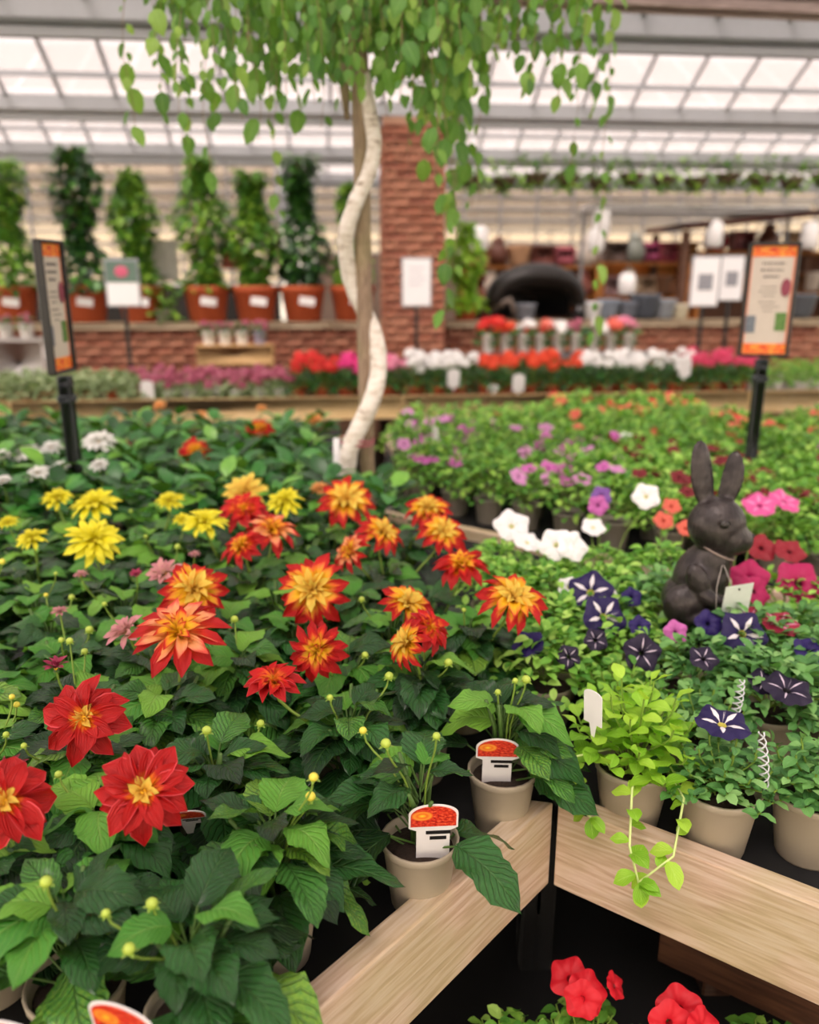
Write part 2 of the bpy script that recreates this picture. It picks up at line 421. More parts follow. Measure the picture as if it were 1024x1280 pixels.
IN1 = {'bi': petal_mat('petal_inner_yellow', [(.0, '#f0a80c'), (.62, '#fbc81c'), (.84, '#f9a032'), (.95, '#e03c18'), (1, '#cc1214')], edge=.35, streak=.14),
       'flame': petal_mat('petal_inner_flame', [(.0, '#f5b012'), (.5, '#f8b020'), (.68, '#ee5a20'), (.8, '#d4100c'), (1, '#c80c10')], edge=.35, streak=.14),
       'apricot': petal_mat('petal_inner_apricot', [(.0, '#f8a826'), (.5, '#fbb05c'), (.85, '#f9a878'), (1, '#ec5a48')], edge=.3),
       'flat': petal_mat('petal_inner_red', [(.0, '#f5a520'), (.5, '#ee6a1c'), (.7, '#d4100c'), (1, '#d01218')], edge=.2),
       'red': petal_mat('petal_inner_scarlet', [(.0, '#f6b010'), (.28, '#ec7410'), (.42, '#bc0a06'), (1, '#b40409')], edge=.2)}
IN2 = {'bi': P_yelor, 'flame': IN1['bi'], 'apricot': IN1['bi'], 'flat': IN1['flame'], 'red': P_yelor}
def dahlia_flower(parent, P, n, R, kind, seed, fine=True, name='flower'):
    """a bloom: the disc is the part, each petal a sub-part"""
    r = random.Random(seed); mat, rings, T = KIND[kind]
    M = facing(P, n, r.random()*6.28)
    mb = MB(); mb.lathe([(.001, .14*R), (.07*R, .125*R), (.12*R, .07*R), (.13*R, 0), (.05*R, -.08*R), (.02*R, -.12*R)], 10)
    if fine:
        for k in range(16):
            a = k*2.4; q = .10*R*math.sqrt(k/16)
            mb.ball((q*math.cos(a), q*math.sin(a), .13*R-q*.5), (.016*R, .016*R, .04*R), 4, 3)
    if not fine:
        mb2 = [mb]
        for ri, (c, l, e) in enumerate(rings[:3]):
            for k in range(c):
                az = 2*PI*(k+.5*(ri % 2))/c + r.uniform(-.12, .12); el = math.radians(e+r.uniform(-8, 8))
                mb.inst(T_petals, frame(sph(az, el)*.06*R, sph(az, el), Vector((0, 0, 1)), R*l*r.uniform(.88, 1.05)), 1+ri)
        return link(name, mb.mesh(name, [M_disc, mat, IN1.get(kind, mat), IN2.get(kind, mat)]), parent, M)
    # sepals under the bloom
    for k in range(6):
        az = k*PI/3; mb.inst(T_lo[0], frame((0, 0, -.06*R), sph(az, -.5), s=.3*R), 1)
    f = link(name, mb.mesh('disc', [M_disc, M_darkstem]), parent, M)
    for ri, (c, l, e) in enumerate(rings):
        key = (kind, min(ri, 2))
        if key not in _pm: _pm[key] = t_mesh(T, [mat, IN1.get(kind, mat), IN2.get(kind, mat)][min(ri, 2)], 'petal')
        for k in range(c):
            az = 2*PI*(k+.5*(ri % 2))/c + r.uniform(-.1, .1); el = math.radians(e+r.uniform(-12, 12))
            d = sph(az, el); up = Vector((0, 0, 1)) + sph(az+PI/2, 0)*r.uniform(-.5, .5)
            s = R*l*r.uniform(.9, 1.05)
            link('petal', _pm[key], f, frame(d*.07*R + Vector((0, 0, .015*R*ri)), d, up, s, s*r.uniform(.85, 1.12)))
    return f

def stalk_pts(a, b, sag=.0, n=6, bow=(0, 0)):
    a = Vector(a); b = Vector(b); L = (b-a).length
    c1 = a + Vector((0, 0, L*.5)); c2 = b - Vector((0, 0, L*.3)) + Vector((bow[0], bow[1], 0))
    out = []
    for i in range(n+1):
        t = i/n; out.append(a*(1-t)**3 + c1*3*t*(1-t)**2 + c2*3*t*t*(1-t) + b*t**3)
    return out

# ------------------------------------------------------------------ pots
def pot_mesh(rt=.06, rb=.045, h=.11, mat=None, lip=.012, n=24, soil=True):
    t = .003
    prof = [(0.001, 0), (rb, 0), (rb*1.02, .003), (rt*.945, h-lip-.004), (rt*.985, h-lip), (rt, h-lip+.002), (rt+.001, h-.001), (rt, h), (rt-t, h), (rt-t-.002, h-.012), (rt*.9-t, h-.02)]
    m = MB(); m.lathe(prof, n)
    if soil: m.lathe([(rt*.93-t, h-.018), (rt*.5, h-.012), (.001, h-.010)], n, mi=1)
    return m.mesh('pot', [mat or M_pot, M_soil])
POT_D = pot_mesh(.058, .043, .110); POT_P = pot_mesh(.065, .047, .115); POT_G = pot_mesh(.058, .045, .10, M_potg, n=14)
POT_LO = pot_mesh(.058, .043, .11, n=12)
BENCH = .69                     # bench surface height
H = BENCH
# ------------------------------------------------------------------ plan of the benches
C0 = Vector((.248, 1.219, 0)); DR = Vector((.814, -.581, 0)).normalized(); NR = Vector((-DR.y, DR.x, 0))
DL = Vector((-.654, -.756, 0)).normalized(); NL = Vector((DL.y, -DL.x, 0))       # along the left rail; NL points away from the viewer
MI = Vector((-.36, 1.81, 0)).normalized()                                         # the mitre between both benches
RAILTOP = EYE-.87; RAILH = .167

def prism(poly, z0, z1, mat, name='slab'):
    n = len(poly); V = [Vector((p[0], p[1], z0)) for p in poly] + [Vector((p[0], p[1], z1)) for p in poly]
    F = [tuple(range(n))[::-1], tuple(range(n, 2*n))] + [(i, (i+1) % n, n+(i+1) % n, n+i) for i in range(n)]
    return MB().add(V, F).mesh(name, mat, smooth=False)
def board(a, b, thick, z0, z1, mat, out, name='board', ma=0, mb_=0, bev=.003):
    """board from a to b (outer face line), 'thick' towards out; ends may be mitred by ma / mb_ metres on the inner side"""
    a = Vector(a); b = Vector(b); L = (b-a).length; d = (b-a)/L
    o = Vector(out).normalized()
    P = []
    for (s, q) in ((0, 0), (L, 0), (L-mb_, thick), (ma, thick)): P.append((s, q))
    sgn = d.cross(o).z
    V = []; 
    for z in (0, z1-z0):
        for (s, q) in P:
            e = 0
            V.append(Vector((s, q*(1 if sgn > 0 else -1), z)))
    F = [(3, 2, 1, 0), (4, 5, 6, 7), (0, 1, 5, 4), (1, 2, 6, 5), (2, 3, 7, 6), (3, 0, 4, 7)]
    if sgn < 0: F = [f[::-1] for f in F]
    import bmesh
    bm = bmesh.new(); vs2 = [bm.verts.new(v) for v in V]; [bm.faces.new([vs2[i] for i in f]) for f in F]
    bmesh.ops.bevel(bm, geom=bm.edges[:], offset=bev, segments=2, affect='EDGES', profile=.5)
    me = bpy.data.meshes.new(name); bm.to_mesh(me); bm.free(); me.materials.append(mat)
    M = Matrix.Translation((a.x, a.y, z0)) @ Matrix.Rotation(math.atan2(d.y, d.x), 4, 'Z')
    return me, M

# ================================================================== SETTING
FLOORM = plain('#4b4742', .85, var=.25, nscale=3)
def bquad(x0, x1, y0, y1, z0, z1, mat, name):
    m = MB().box(((x0+x1)/2, (y0+y1)/2, (z0+z1)/2), (x1-x0, y1-y0, z1-z0), Matrix.Rotation(BA, 4, 'Z'))
    return m.mesh(name, mat, smooth=False)
struct('floor', bquad(-8, 10, -4.9, 23.6, -.1, 0, FLOORM, 'floor'))
# glass
def glass_mat(name, tr, tint, dif, dirt):
    m, nt, b, o = new_mat(name); nt.nodes.remove(b)
    tc = N(nt, 'TexCoord').outputs['Object']; oi = N(nt, 'ObjectInfo')
    n = noise_(nt, 2.2, 4, tc, .6)
    t = N(nt, 'BsdfTransparent'); t.inputs[0].default_value = srgb(tint)
    d = N(nt, 'BsdfTranslucent'); d.inputs[0].default_value = srgb(dif)
    d2 = N(nt, 'BsdfDiffuse'); d2.inputs[0].default_value = srgb(dif)
    a = N(nt, 'MixShader'); a.inputs[0].default_value = .35; nt.links.new(d.outputs[0], a.inputs[1]); nt.links.new(d2.outputs[0], a.inputs[2])
    mx = N(nt, 'MixShader')
    f = math_(nt, 'ADD', math_(nt, 'MULTIPLY_ADD', n, dirt, 1-tr-dirt*.5), math_(nt, 'MULTIPLY_ADD', oi.outputs['Random'], .14, -.07))
    nt.links.new(f, mx.inputs[0]); nt.links.new(t.outputs[0], mx.inputs[1]); nt.links.new(a.outputs[0], mx.inputs[2])
    nt.links.new(mx.outputs[0], o.inputs[0]); return m
M_glass = glass_mat('roof_glass', .42, '#cfc9c8', '#aaa3a0', .25)
M_glassw = glass_mat('wall_glass', .6, '#efe6da', '#e6dccc', .25)
M_glassp = glass_mat('partition_glass', .72, '#f4ece0', '#efe6d8', .25)
SP = 2.63; G0 = 5.3; GZ = EYE+1.43; RISE = .76
BM = Matrix.Rotation(BA, 4, 'Z')
XW0, XW1 = -8.0, 10.0; PW = .45; NC = 40
slopeL = math.hypot(SP/2, RISE); sa = math.atan2(RISE, SP/2)
pane_me = MB().box((0, 0, 0), (PW-.02, slopeL/2-.02, .006)).mesh('pane', M_glass, False)
bar_me = MB().box((0, 0, 0), (.022, slopeL, .045)).mesh('glazing_bar', M_galv, False)
def roof_span(i, n):
    g0 = G0+SP*i; g1 = g0+SP; mid = (g0+g1)/2
    c = struct('ceiling_%d' % n, None, BM)
    gut = MB().box(((XW0+XW1)/2, g1, GZ), (XW1-XW0, .16, .17), bev=.02)
    gut.box(((XW0+XW1)/2, g1, GZ-.12), (XW1-XW0, .05, .05))
    link('gutter', gut.mesh('gutter', M_galv, False), c)
    pur = MB()
    for f in (.02, .45, .74, .97):
        for sg in (-1, 1):
            yy = mid + sg*(SP/2)*f; zz = GZ+RISE*(1-f)-.05
            pur.box(((XW0+XW1)/2, yy, zz), (XW1-XW0, .035, .035))
    link('purlin', pur.mesh('purlin', M_galv, False), c, stuff=True)
    fine = -.5 <= i <= 2.5
    # slope that rises away from the camera side: one sheet with bars
    for sg in (-1, 1):
        R = Matrix.Translation((0, mid+sg*SP/4, GZ+RISE/2)) @ Matrix.Rotation(-sg*sa, 4, 'X')
        if fine and sg == 1:
            for k in range(NC):
                for rr in (-1, 1):
                    link('pane', pane_me, c, R @ Matrix.Translation((XW0+PW*(k+.5), rr*slopeL/4, 0)))
            for k in range(NC+1): link('glazing_bar', bar_me, c, R @ Matrix.Translation((XW0+PW*k, 0, 0)))
        else:
            link('glass_sheet', MB().box(((XW0+XW1)/2, 0, 0), (XW1-XW0, slopeL, .006)).mesh('glass_sheet', M_glass, False), c, R)
            bb = MB()
            for k in range(0, NC+1): bb.box((XW0+PW*k, 0, 0), (.03, slopeL, .045))
            link('glazing_bar', bb.mesh('glazing_bar', M_galv, False), c, R, stuff=True)
for n, i in enumerate(range(-4, 7)): roof_span(i, n+1)
YF = G0+SP*7+.1; YN = G0-SP*4-.05
# walls of the glasshouse
def glass_wall(name, a, b, ztop, pw=1.2, ph=.5, mat=M_glassw, stuffbars=True):
    """a, b in the building frame"""
    a = Vector((*a, 0)); b = Vector((*b, 0)); L = (b-a).length; ang = math.atan2(b.y-a.y, b.x-a.x)
    M = BM @ Matrix.Translation(a) @ Matrix.Rotation(ang, 4, 'Z')
    m = MB().box((L/2, 0, ztop/2), (L, .008, ztop)); o = struct(name, m.mesh(name, mat, False), M)
    f = MB(); k = 0
    while k*pw <= L: f.box((k*pw, 0, ztop/2), (.04, .06, ztop)); k += 1
    k = 0
    while k*ph <= ztop: f.box((L/2, 0, k*ph), (L, .055, .045)); k += 1
    link('frame', f.mesh('frame', M_galv, False), o, stuff=True); return o
glass_wall('wall_back', (XW0, YF), (XW1, YF), GZ)
glass_wall('wall_left', (XW0, YN), (XW0, YF), GZ)
glass_wall('wall_right', (XW1, YF), (XW1, YN), GZ)
glass_wall('wall_front', (XW1, YN), (XW0, YN), GZ)
# glazed partition behind the climbers: panes between bars, a whole wall of small lights
PY = G0+SP*2
part = struct('wall_partition', None, BM @ Matrix.Translation((0, PY, 0)))
pm = MB().box((0, 0, 0), (.55, .008, .145)).mesh('pane', M_glassp, False)
bar = MB()
x0, x1 = XW0+1.2, -.2
nx = int((x1-x0)/.57)
for i in range(nx+1): bar.box((x0+.57*i, 0, 2.22), (.022, .04, 1.5))
for j in range(10): bar.box(((x0+x0+.57*nx)/2, 0, 1.52+.15*j), (.57*nx, .04, .02))
link('glazing_bar', bar.mesh('glazing_bar', M_grey, False), part, stuff=True)
for i in range(nx):
    for j in range(9): link('pane', pm, part, Matrix.Translation((x0+.57*(i+.5), 0, 1.52+.15*(j+.5))))
PQ = [(x0, nx, PY)]
link('plinth', MB().box(((x0+x0+.57*nx)/2, 0, .75), (.57*nx, .12, 1.5)).mesh('plinth', plain('#2e2a26', .8), False), part)
# second partition of small panes beyond the shop, right
py2 = G0+SP*3; part2 = struct('wall_partition_right', None, BM @ Matrix.Translation((0, py2, 0)))
b2 = MB(); nx2 = 17
for i in range(nx2+1): b2.box((-.1+.57*i, 0, 2.42), (.025, .04, 1.0))
for j in range(7): b2.box((-.1+.285*nx2, 0, 1.95+.165*j), (.57*nx2, .04, .028))
link('glazing_bar', b2.mesh('glazing_bar', M_grey, False), part2, stuff=True)
pm2 = MB().box((0, 0, 0), (.54, .008, .145)).mesh('pane', M_glassp, False)
for i in range(nx2):
    for j in range(6): link('pane', pm2, part2, Matrix.Translation((-.1+.57*(i+.5), 0, 1.95+.165*(j+.5))))
link('plinth', MB().box((-.1+.285*nx2, 0, .97), (.57*nx2, .12, 1.94)).mesh('plinth', plain('#7a6658', .8, var=.3, nscale=2), False), part2)
# timber beam near the roof, upper right
bx0 = at_y(655, -4, 4.3); bx1 = at_y(1080, 16, 4.6)
bd = (bx1-bx0); 
bme = MB().box((bd.length*.5+.0, 0, 0), (bd.length+1.2, .12, .105), bev=.006).mesh('trim_1', M_beam)
struct('trim_1', bme, Matrix.Translation(bx0+Vector((0, 0, .02))) @ Matrix.Rotation(math.atan2(bd.y, bd.x), 4, 'Z') @ Matrix.Rotation(-math.asin(bd.z/bd.length), 4, 'Y'))

# brick wall and pillar, brick by brick
BR = [plain(c, .85, var=.12, nscale=25, bumps=.2) for c in ('#c88468', '#be765a', '#d08e70', '#b67058')]
M_mortar = plain('#a8826c', .95, var=.2)
def brick_meshes(l, d, h): return [MB().box((0, 0, 0), (l, d, h), bev=.004).mesh('brick', m) for m in BR]
bl, bh = .215, .065; gx, gz = .225, .075
bm_s = brick_meshes(bl, .10, bh); bm_h = brick_meshes(.1025, .10, bh)
WY = 8.2
_, wtop = hit(150, 412, WY)
wx0 = -5.4; wx1 = 7.0
nrow = 6
wall = struct('wall_brick', None, BM @ Matrix.Translation((0, WY, 0)))
link('mortar', MB().box(((wx0+wx1)/2, .13, wtop/2-.002), (wx1-wx0, .23, wtop-.004)).mesh('mortar', M_mortar, False), wall)
cnt = 0
for j in range(nrow):
    z = wtop-gz*(j+.5)-.005
    k = 0; x = wx0 + (0 if j % 2 else gx/2)
    while x < wx1-.1:
        if -4.6 < x < 6.2:
            link('brick', bm_s[RND.randrange(4)], wall, Matrix.Translation((x+gx/2, .05-RND.uniform(0, .004), z)))
        x += gx
M_cop = plain('#cdb898', .85, var=.15, nscale=12)
cop = MB().box((0, 0, 0), (.59, .34, .06), bev=.008).mesh('coping_stone', M_cop)
x = wx0
while x < wx1: link('coping_stone', cop, wall, Matrix.Translation((x+.3, .13, wtop+.03))); x += .6
WT = wtop+.06
PX0, _ = hit(479, 300, 7.85); PX1, _ = hit(557, 300, 7.85)
pil = struct('pillar_brick', None, BM @ Matrix.Translation((PX0, 7.85, 0)))
pw_ = PX1-PX0
link('mortar', MB().box((pw_/2, .25, GZ/2), (pw_-.012, .488, GZ)).mesh('mortar', M_mortar, False), pil)
nb = 2; gxx = pw_/2.5
bmf = [MB().box((0, 0, 0), (gxx-.01, .1, bh), bev=.004).mesh('brick', m) for m in BR]
bmh = [MB().box((0, 0, 0), (gxx/2-.01, .1, bh), bev=.004).mesh('brick', m) for m in BR]
bms = [MB().box((0, 0, 0), (.1, .18, bh), bev=.004).mesh('brick', m) for m in BR]
j = 0
while (j+1)*gz+.5 < GZ-.1:
    z = .5+gz*(j+.5); xs = [0, 1, 2] if j % 2 else [0, .5, 1.5]
    ws = [1, 1, .5] if j % 2 else [.5, 1, 1]
    for xx, ww in zip(xs, ws):
        link('brick', (bmf if ww == 1 else bmh)[RND.randrange(4)], pil, Matrix.Translation(((xx+ww/2)*gxx, .045-RND.uniform(0, .004), z)))
    for sx in (0, pw_):
        link('brick', bms[RND.randrange(4)], pil, Matrix.Translation((sx+(.045 if sx == 0 else -.045), .2, z)))
    j += 1

# ================================================================== BENCHES
M_shadow = M_shade_black
mt = (RAILH*0)
def bench_leg(parent, p, M0): pass
# left bench
Lend = C0 + DL*1.9
tL = thing('display_bench', 'long timber bench with front rail slanting to lower left, full of dahlias', 'bench', (C0.x, C0.y, 0))
polyL = [C0+MI*1.3+Vector((-.02, 0, 0)), C0+MI*.02+NL*.03, Lend+NL*.03, Vector((-3.6, -.2, 0)), Vector((-4.2, 2.4, 0)), Vector((-4.2, 4.75, 0)), Vector((-.42, 5.0, 0)), Vector((-.38, 3.1, 0)), Vector((-.38, 2.68, 0))]
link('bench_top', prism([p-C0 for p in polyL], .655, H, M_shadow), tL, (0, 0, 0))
MIT = .045*math.tan(math.radians(90-64))
me, M = board(C0, Lend, .04, RAILTOP-RAILH, RAILTOP, M_wood, NL, ma=MIT)
link('front_rail', me, tL, Matrix.Translation((-C0.x, -C0.y, 0)) @ M)
for p in ((-.2, 3.0), (-3.5, .2), (-4.0, 4.6), (-.6, 4.7), (-1.2, .0), (-2, 2.4)):
    link('leg', MB().box((0, 0, .325), (.07, .07, .65), bev=.004).mesh('leg', M_wooddark), tL, (p[0]-C0.x, p[1]-C0.y, 0))
# right bench
Rend = C0 + DR*2.3
tR = thing('display_bench', 'timber bench with front rail running to the right edge, holding petunias', 'bench', (C0.x, C0.y, 0))
BK = Vector((-.111, 3.034, 0)); BKe = BK + DR*3.3
BKe = Vector((BK.x+DR.x*3.3, BK.y+DR.y*3.3, 0))
polyR = [C0+MI*.02+NR*.03, Rend+NR*.03, BKe, BK+DR*.12, C0+MI*1.45]
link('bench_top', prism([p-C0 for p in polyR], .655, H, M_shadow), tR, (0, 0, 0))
me, M = board(C0+DR*.008, Rend, .04, RAILTOP-RAILH, RAILTOP, M_wood, NR, ma=MIT)
link('front_rail', me, tR, Matrix.Translation((-C0.x, -C0.y, 0)) @ M)
me, M = board(BK, BKe, .035, RAILTOP-.15, RAILTOP, M_wood, NR)
link('back_rail', me, tR, Matrix.Translation((-C0.x, -C0.y, 0)) @ M)
for p in (C0+MI*.3+DR*.1, BK-MI*.1+DR*.1, BKe-NR*.1-DR*.1, Rend+NR*.1-DR*.05):
    link('leg', MB().box((0, 0, .325), (.07, .07, .65), bev=.004).mesh('leg', M_shade_black), tR, (p[0]-C0.x, p[1]-C0.y, 0))  # legs coloured black to sink into the shade beneath the bench
# lower shelf below, with a brown kick board
LS = .17
polyS = [C0+MI*.05-NR*.02+Vector((-.3, -.2, 0)), C0+DR*1.6-NR*.25, C0+DR*1.6+NR*.7, C0+MI*.7]
tS = thing('low_shelf', 'low dark shelf under the right bench carrying red petunias', 'shelf', (C0.x, C0.y, 0))
link('shelf_top', prism([p-C0 for p in polyS], LS-.03, LS, M_shade_black), tS, (0, 0, 0))
me, M = board(C0+DR*.12+NR*.3, C0+DR*1.7+NR*.3, .03, LS+.05, LS+.23, M_wooddark, NR)
link('back_board', me, tS, Matrix.Translation((-C0.x, -C0.y, 0)) @ M)
link('post', MB().box((0, 0, .33), (.06, .06, .62), bev=.004).mesh('post', M_wooddark), tS, (C0+DR*.22+NR*.36)-C0)
for p in (C0+DR*1.5, C0+DR*1.5+NR*.6, C0+MI*.6, C0+Vector((-.2, -.1, 0))):
    link('foot', MB().box((0, 0, (LS-.03)/2), (.06, .06, LS-.03)).mesh('foot', M_wooddark, False), tS, (p[0]-C0.x, p[1]-C0.y, 0))
# middle bench behind (grey pots in a row)
q0 = Vector((.016, 3.126, 0)); q1 = Vector((-.123, 3.86, 0))
tM = thing('display_bench', 'middle timber bench behind the petunia bench, row of grey pots along its edge', 'bench', (q0.x, q0.y, 0))
e1 = q0 + DR*4.2; polyM = [q0, e1, Vector((6.0, 3.2, 0)), Vector((5.5, 5.35, 0)), Vector((-.13, 4.95, 0)), q1]
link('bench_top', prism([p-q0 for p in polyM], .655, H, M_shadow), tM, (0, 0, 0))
me, M = board(q0, q1+Vector((-.02, .9, 0)), .03, RAILTOP-.15, RAILTOP, M_wood, Vector((1, 0, 0)))
link('end_rail', me, tM, Matrix.Translation((-q0.x, -q0.y, 0)) @ M)
for p in ((.1, 3.3), (3.2, 1.0), (5.2, 5.0), (.1, 4.8)):
    link('leg', MB().box((0, 0, .325), (.07, .07, .65), bev=.004).mesh('leg', M_wooddark), tM, (p[0]-q0.x, p[1]-q0.y, 0))
# back bench across the frame
tB = thing('display_bench', 'far timber bench across the picture in front of the brick wall', 'bench', B(0, 5.94, 0), rz=BA)
link('bench_top', MB().box((.5, 1.05, .672), (10.6, 2.0, .035)).mesh('bench_top', M_wooddark, False), tB)
for k, (a, b) in enumerate(((-4.8, -2.2), (-2.195, .55), (.555, 3.2), (3.205, 5.8))):
    me = MB().box(((a+b)/2, .02, .685), (b-a, .04, .165), bev=.004).mesh('front_rail', M_woodtop); link('front_rail', me, tB)
for a in (-4.6, -2.2, .55, 3.2, 5.6):
    for yy in (.08, 1.95): link('leg', MB().box((a, yy, .328), (.08, .08, .655), bev=.004).mesh('leg', M_wooddark), tB)

# ================================================================== DAHLIAS
def in_poly(p, poly):
    c = False; n = len(poly); j = n-1
    for i in range(n):
        a, b = poly[i], poly[j]
        if (a[1] > p[1]) != (b[1] > p[1]) and p[0] < (b[0]-a[0])*(p[1]-a[1])/(b[1]-a[1])+a[0]: c = not c
        j = i
    return c
def proj(p):
    y = p[1]; z = p[2]-EYE; d = y*cs - z*sn
    return 512+1024*p[0]/d, 640-1024*(z*cs+y*sn)/d, d
def visible(p, m=90):
    u, v, d = proj(p); return d > .2 and -m < u < 1024+m and v < 1280+m*1.6

spots = []   # dahlia positions
fixed = [at(525, 1046, .8), at(628, 960, .8), at(345, 1110, .8), at(215, 1250, .8)+Vector((.03, -.01, 0)), at(95, 1225, .8), at(-20, 1150, .8), Vector((.02, 1.36, 0)), Vector((-.10, 1.2, 0)),]
for f in fixed: spots.append(Vector((f.x, f.y, H)))
rr = random.Random(3)
gy = -.3; row = 0
while gy < 4.8:
    gxp = -3.9 + (.09 if row % 2 else 0)
    while gxp < .3:
        p = Vector((gxp+rr.uniform(-.025, .025), gy+rr.uniform(-.02, .02), H))
        inside = in_poly(p, [C0, Lend, (-3.6, -.2), (-4.1, 2.4), (-4.1, 4.65), (-.50, 4.85), (-.36, 3.1), (-.16, 2.95)])
        dl = (p-C0).dot(NL)
        side = (Vector((p.x, p.y, 0))-C0).cross(MI)  # >0 right of the mitre
        if inside and dl > .10 and proj(p+Vector((0, 0, .30)))[1] > 518 and (p-Vector((C0.x, C0.y, H))).cross(MI).z < 1e9 and visible(p+Vector((0, 0, .25)), 130) and all((Vector((p.x-q.x, p.y-q.y, 0))).length > (.135 if p.y < 2.6 else .15) for q in spots):
            # keep clear of the trunk
            if (Vector((p.x, p.y, 0))-Vector((-.15, 2.9, 0))).length > .2:
                mdist = (Vector((p.x, p.y, 0))-C0).dot(Vector((MI.y, -MI.x, 0)))
                if mdist < -.05: spots.append(p)
        gxp += .175
    gy += .155; row += 1
print('dahlia spots', len(spots))

# every bloom: pixel u, v, depth below the eye, apparent radius, kind, facing (azimuth deg from +X, elevation), phrase
F_TOP = .60
FL = [
 (107, 900, .62, 51, 'red', (-85, 45), 'a broad scarlet bloom with orange heart at the left'),
 (180, 990, .62, 59, 'red', (-80, 42), 'the largest scarlet bloom, yellow heart, lower left'),
 (6, 1004, .62, 56, 'red', (-60, 45), 'a scarlet bloom cut by the left edge of the picture'),
 (225, 797, .60, 56, 'apricot', (-90, 68), 'a wide apricot and red bloom seen from the side'),
 (242, 740, .60, 42, 'bi', (-75, 45), 'a yellow bloom with red rim above the apricot one'),
 (392, 738, .60, 44, 'bi', (-90, 32), 'a yellow star bloom with red tips facing the viewer'),
 (397, 813, .62, 37, 'flame', (-90, 25), 'a round red bloom with small yellow heart'),
 (342, 856, .63, 37, 'flat', (-90, 80), 'a red bloom seen edge-on on a tall stalk'),
 (304, 685, .60, 29, 'flame', (-120, 60), 'a small flame bloom left of a cluster'),
 (340, 667, .60, 35, 'apricot', (-60, 70), 'a ragged orange and red bloom in a cluster'),
 (305, 640, .62, 31, 'flat', (-90, 60), 'a red bloom under a yellow one'),
 (307, 616, .59, 27, 'yelor', (-90, 50), 'a lemon and orange bloom on top of a red one'),
 (433, 628, .60, 36, 'bi', (-80, 48), 'a yellow bloom with red outer petals beside the trunk foot'),
 (476, 668, .60, 31, 'bi', (-40, 50), 'a yellow and red bloom turned to the right'),
 (441, 691, .61, 27, 'apricot', (-140, 40), 'an apricot bloom turned to the left'),
 (535, 638, .60, 28, 'bi', (-90, 65), 'a small yellow and red bloom right of the trunk'),
 (553, 668, .60, 31, 'bi', (-80, 55), 'a yellow and red bloom under a smaller one'),
 (578, 709, .61, 35, 'flame', (-90, 70), 'a flame red bloom with drooping rim in the middle'),
 (508, 757, .61, 33, 'bi', (-60, 60), 'a red and yellow bloom on top of a twin'),
 (512, 805, .61, 33, 'bi', (-150, 35), 'a yellow and red bloom turned to the lower left'),
 (535, 788, .62, 30, 'flat', (-40, 45), 'a plain red bloom behind a yellow one'),
 (640, 752, .60, 43, 'bi', (-70, 62), 'a yellow heart and red rim, rightmost of the dahlias'),
 (245, 565, .62, 21, 'flame', (-80, 45), 'a blurred flame bloom behind the yellow ones'),
 (324, 537, .60, 19, 'flame', (-80, 60), 'the farthest flame bloom left of the trunk'),
 (303, 541, .62, 9, 'flat', (-80, 60), 'a tiny red bloom'),
 (118, 677, .60, 35, 'yellow', (-60, 55), 'the largest yellow bloom at the left'),
 (41, 673, .60, 19, 'yellow', (-90, 70), 'a small yellow bloom near the left edge'),
 (71, 624, .60, 21, 'yellow', (-90, 75), 'a yellow bloom next to the sign pole'),
 (119, 632, .60, 31, 'yellow', (-90, 78), 'a flat yellow bloom in front of the sign pole'),
 (212, 627, .60, 18, 'yellow', (-90, 70), 'a small yellow bloom in the middle of the left bench'),
 (256, 654, .60, 28, 'yellow', (-90, 76), 'a flat yellow bloom left of the flame cluster'),
 (229, 650, .61, 14, 'yellow', (-90, 76), 'a small yellow bloom beside a flat one'),
 (357, 627, .60, 24, 'yellow', (-90, 70), 'a yellow bloom between the red clusters'),
 (10, 653, .61, 13, 'yellow', (-90, 70), 'a tiny yellow bloom at the left edge'),
 (20, 672, .6, 1, None, (0, 0), ''),
 (160, 792, .62, 27, 'pink', (-140, 60), 'a pale pink half open bloom'),
 (207, 718, .62, 22, 'pink', (-100, 60), 'a pale pink bloom behind the red ones'),
 (171, 720, .62, 10, 'rose', (-90, 70), 'a rosy bud flower'),
 (75, 766, .62, 12, 'pink', (-90, 80), 'a small pale pink flower at the left'),
 (70, 836, .62, 18, 'rose', (-90, 86), 'a rosy pink opening bud at the left'),
 (101, 720, .62, 10, 'pink', (-90, 80), 'a tiny pink flower at the left'),
 (243, 694, .62, 8, 'pink', (-90, 80), 'a tiny pink flower'),
 (12, 968, .66, 26, 'wine', (-90, 60), 'a dark wine bloom at the left edge'),
 (123, 553, .60, 21, 'white', (-90, 65), 'a white bloom right of the sign pole'),
 (65, 560, .60, 15, 'white', (-90, 70), 'a white bloom left of the sign pole'),
 (35, 566, .60, 17, 'white', (-90, 70), 'a white bloom near the left edge'),
 (48, 592, .60, 16, 'white', (-90, 70), 'a nearer white bloom near the left edge'),
 (3, 570, .60, 13, 'white', (-90, 70), 'a white bloom on the left edge'),
 (4, 602, .61, 13, 'white', (-90, 70), 'the lower white bloom on the left edge'),
 (124, 582, .60, 14, 'white', (-90, 70), 'a small white bloom under a larger one'),
 (76, 584, .61, 12, 'white', (-90, 70), 'a small white bloom touching the sign pole'),
 (167, 552, .62, 10, 'wine', (-90, 60), 'a small dark red bloom'),
 (250, 521, .62, 10, 'orange', (-90, 60), 'a small far orange bloom'),
 (393, 526, .62, 13, 'orange', (-90, 60), 'a far orange bloom left of the trunk'),
 (400, 612, .62, 12, 'orange', (-90, 60), 'a small orange bloom at the foot of the trunk'),
 (200, 508, .62, 9, 'orange', (-90, 60), 'a far small apricot bloom'),
 (327, 512, .62, 8, 'orange', (-90, 60), 'a far tiny orange bloom'),
]
plants = {}
flowers_of = {}
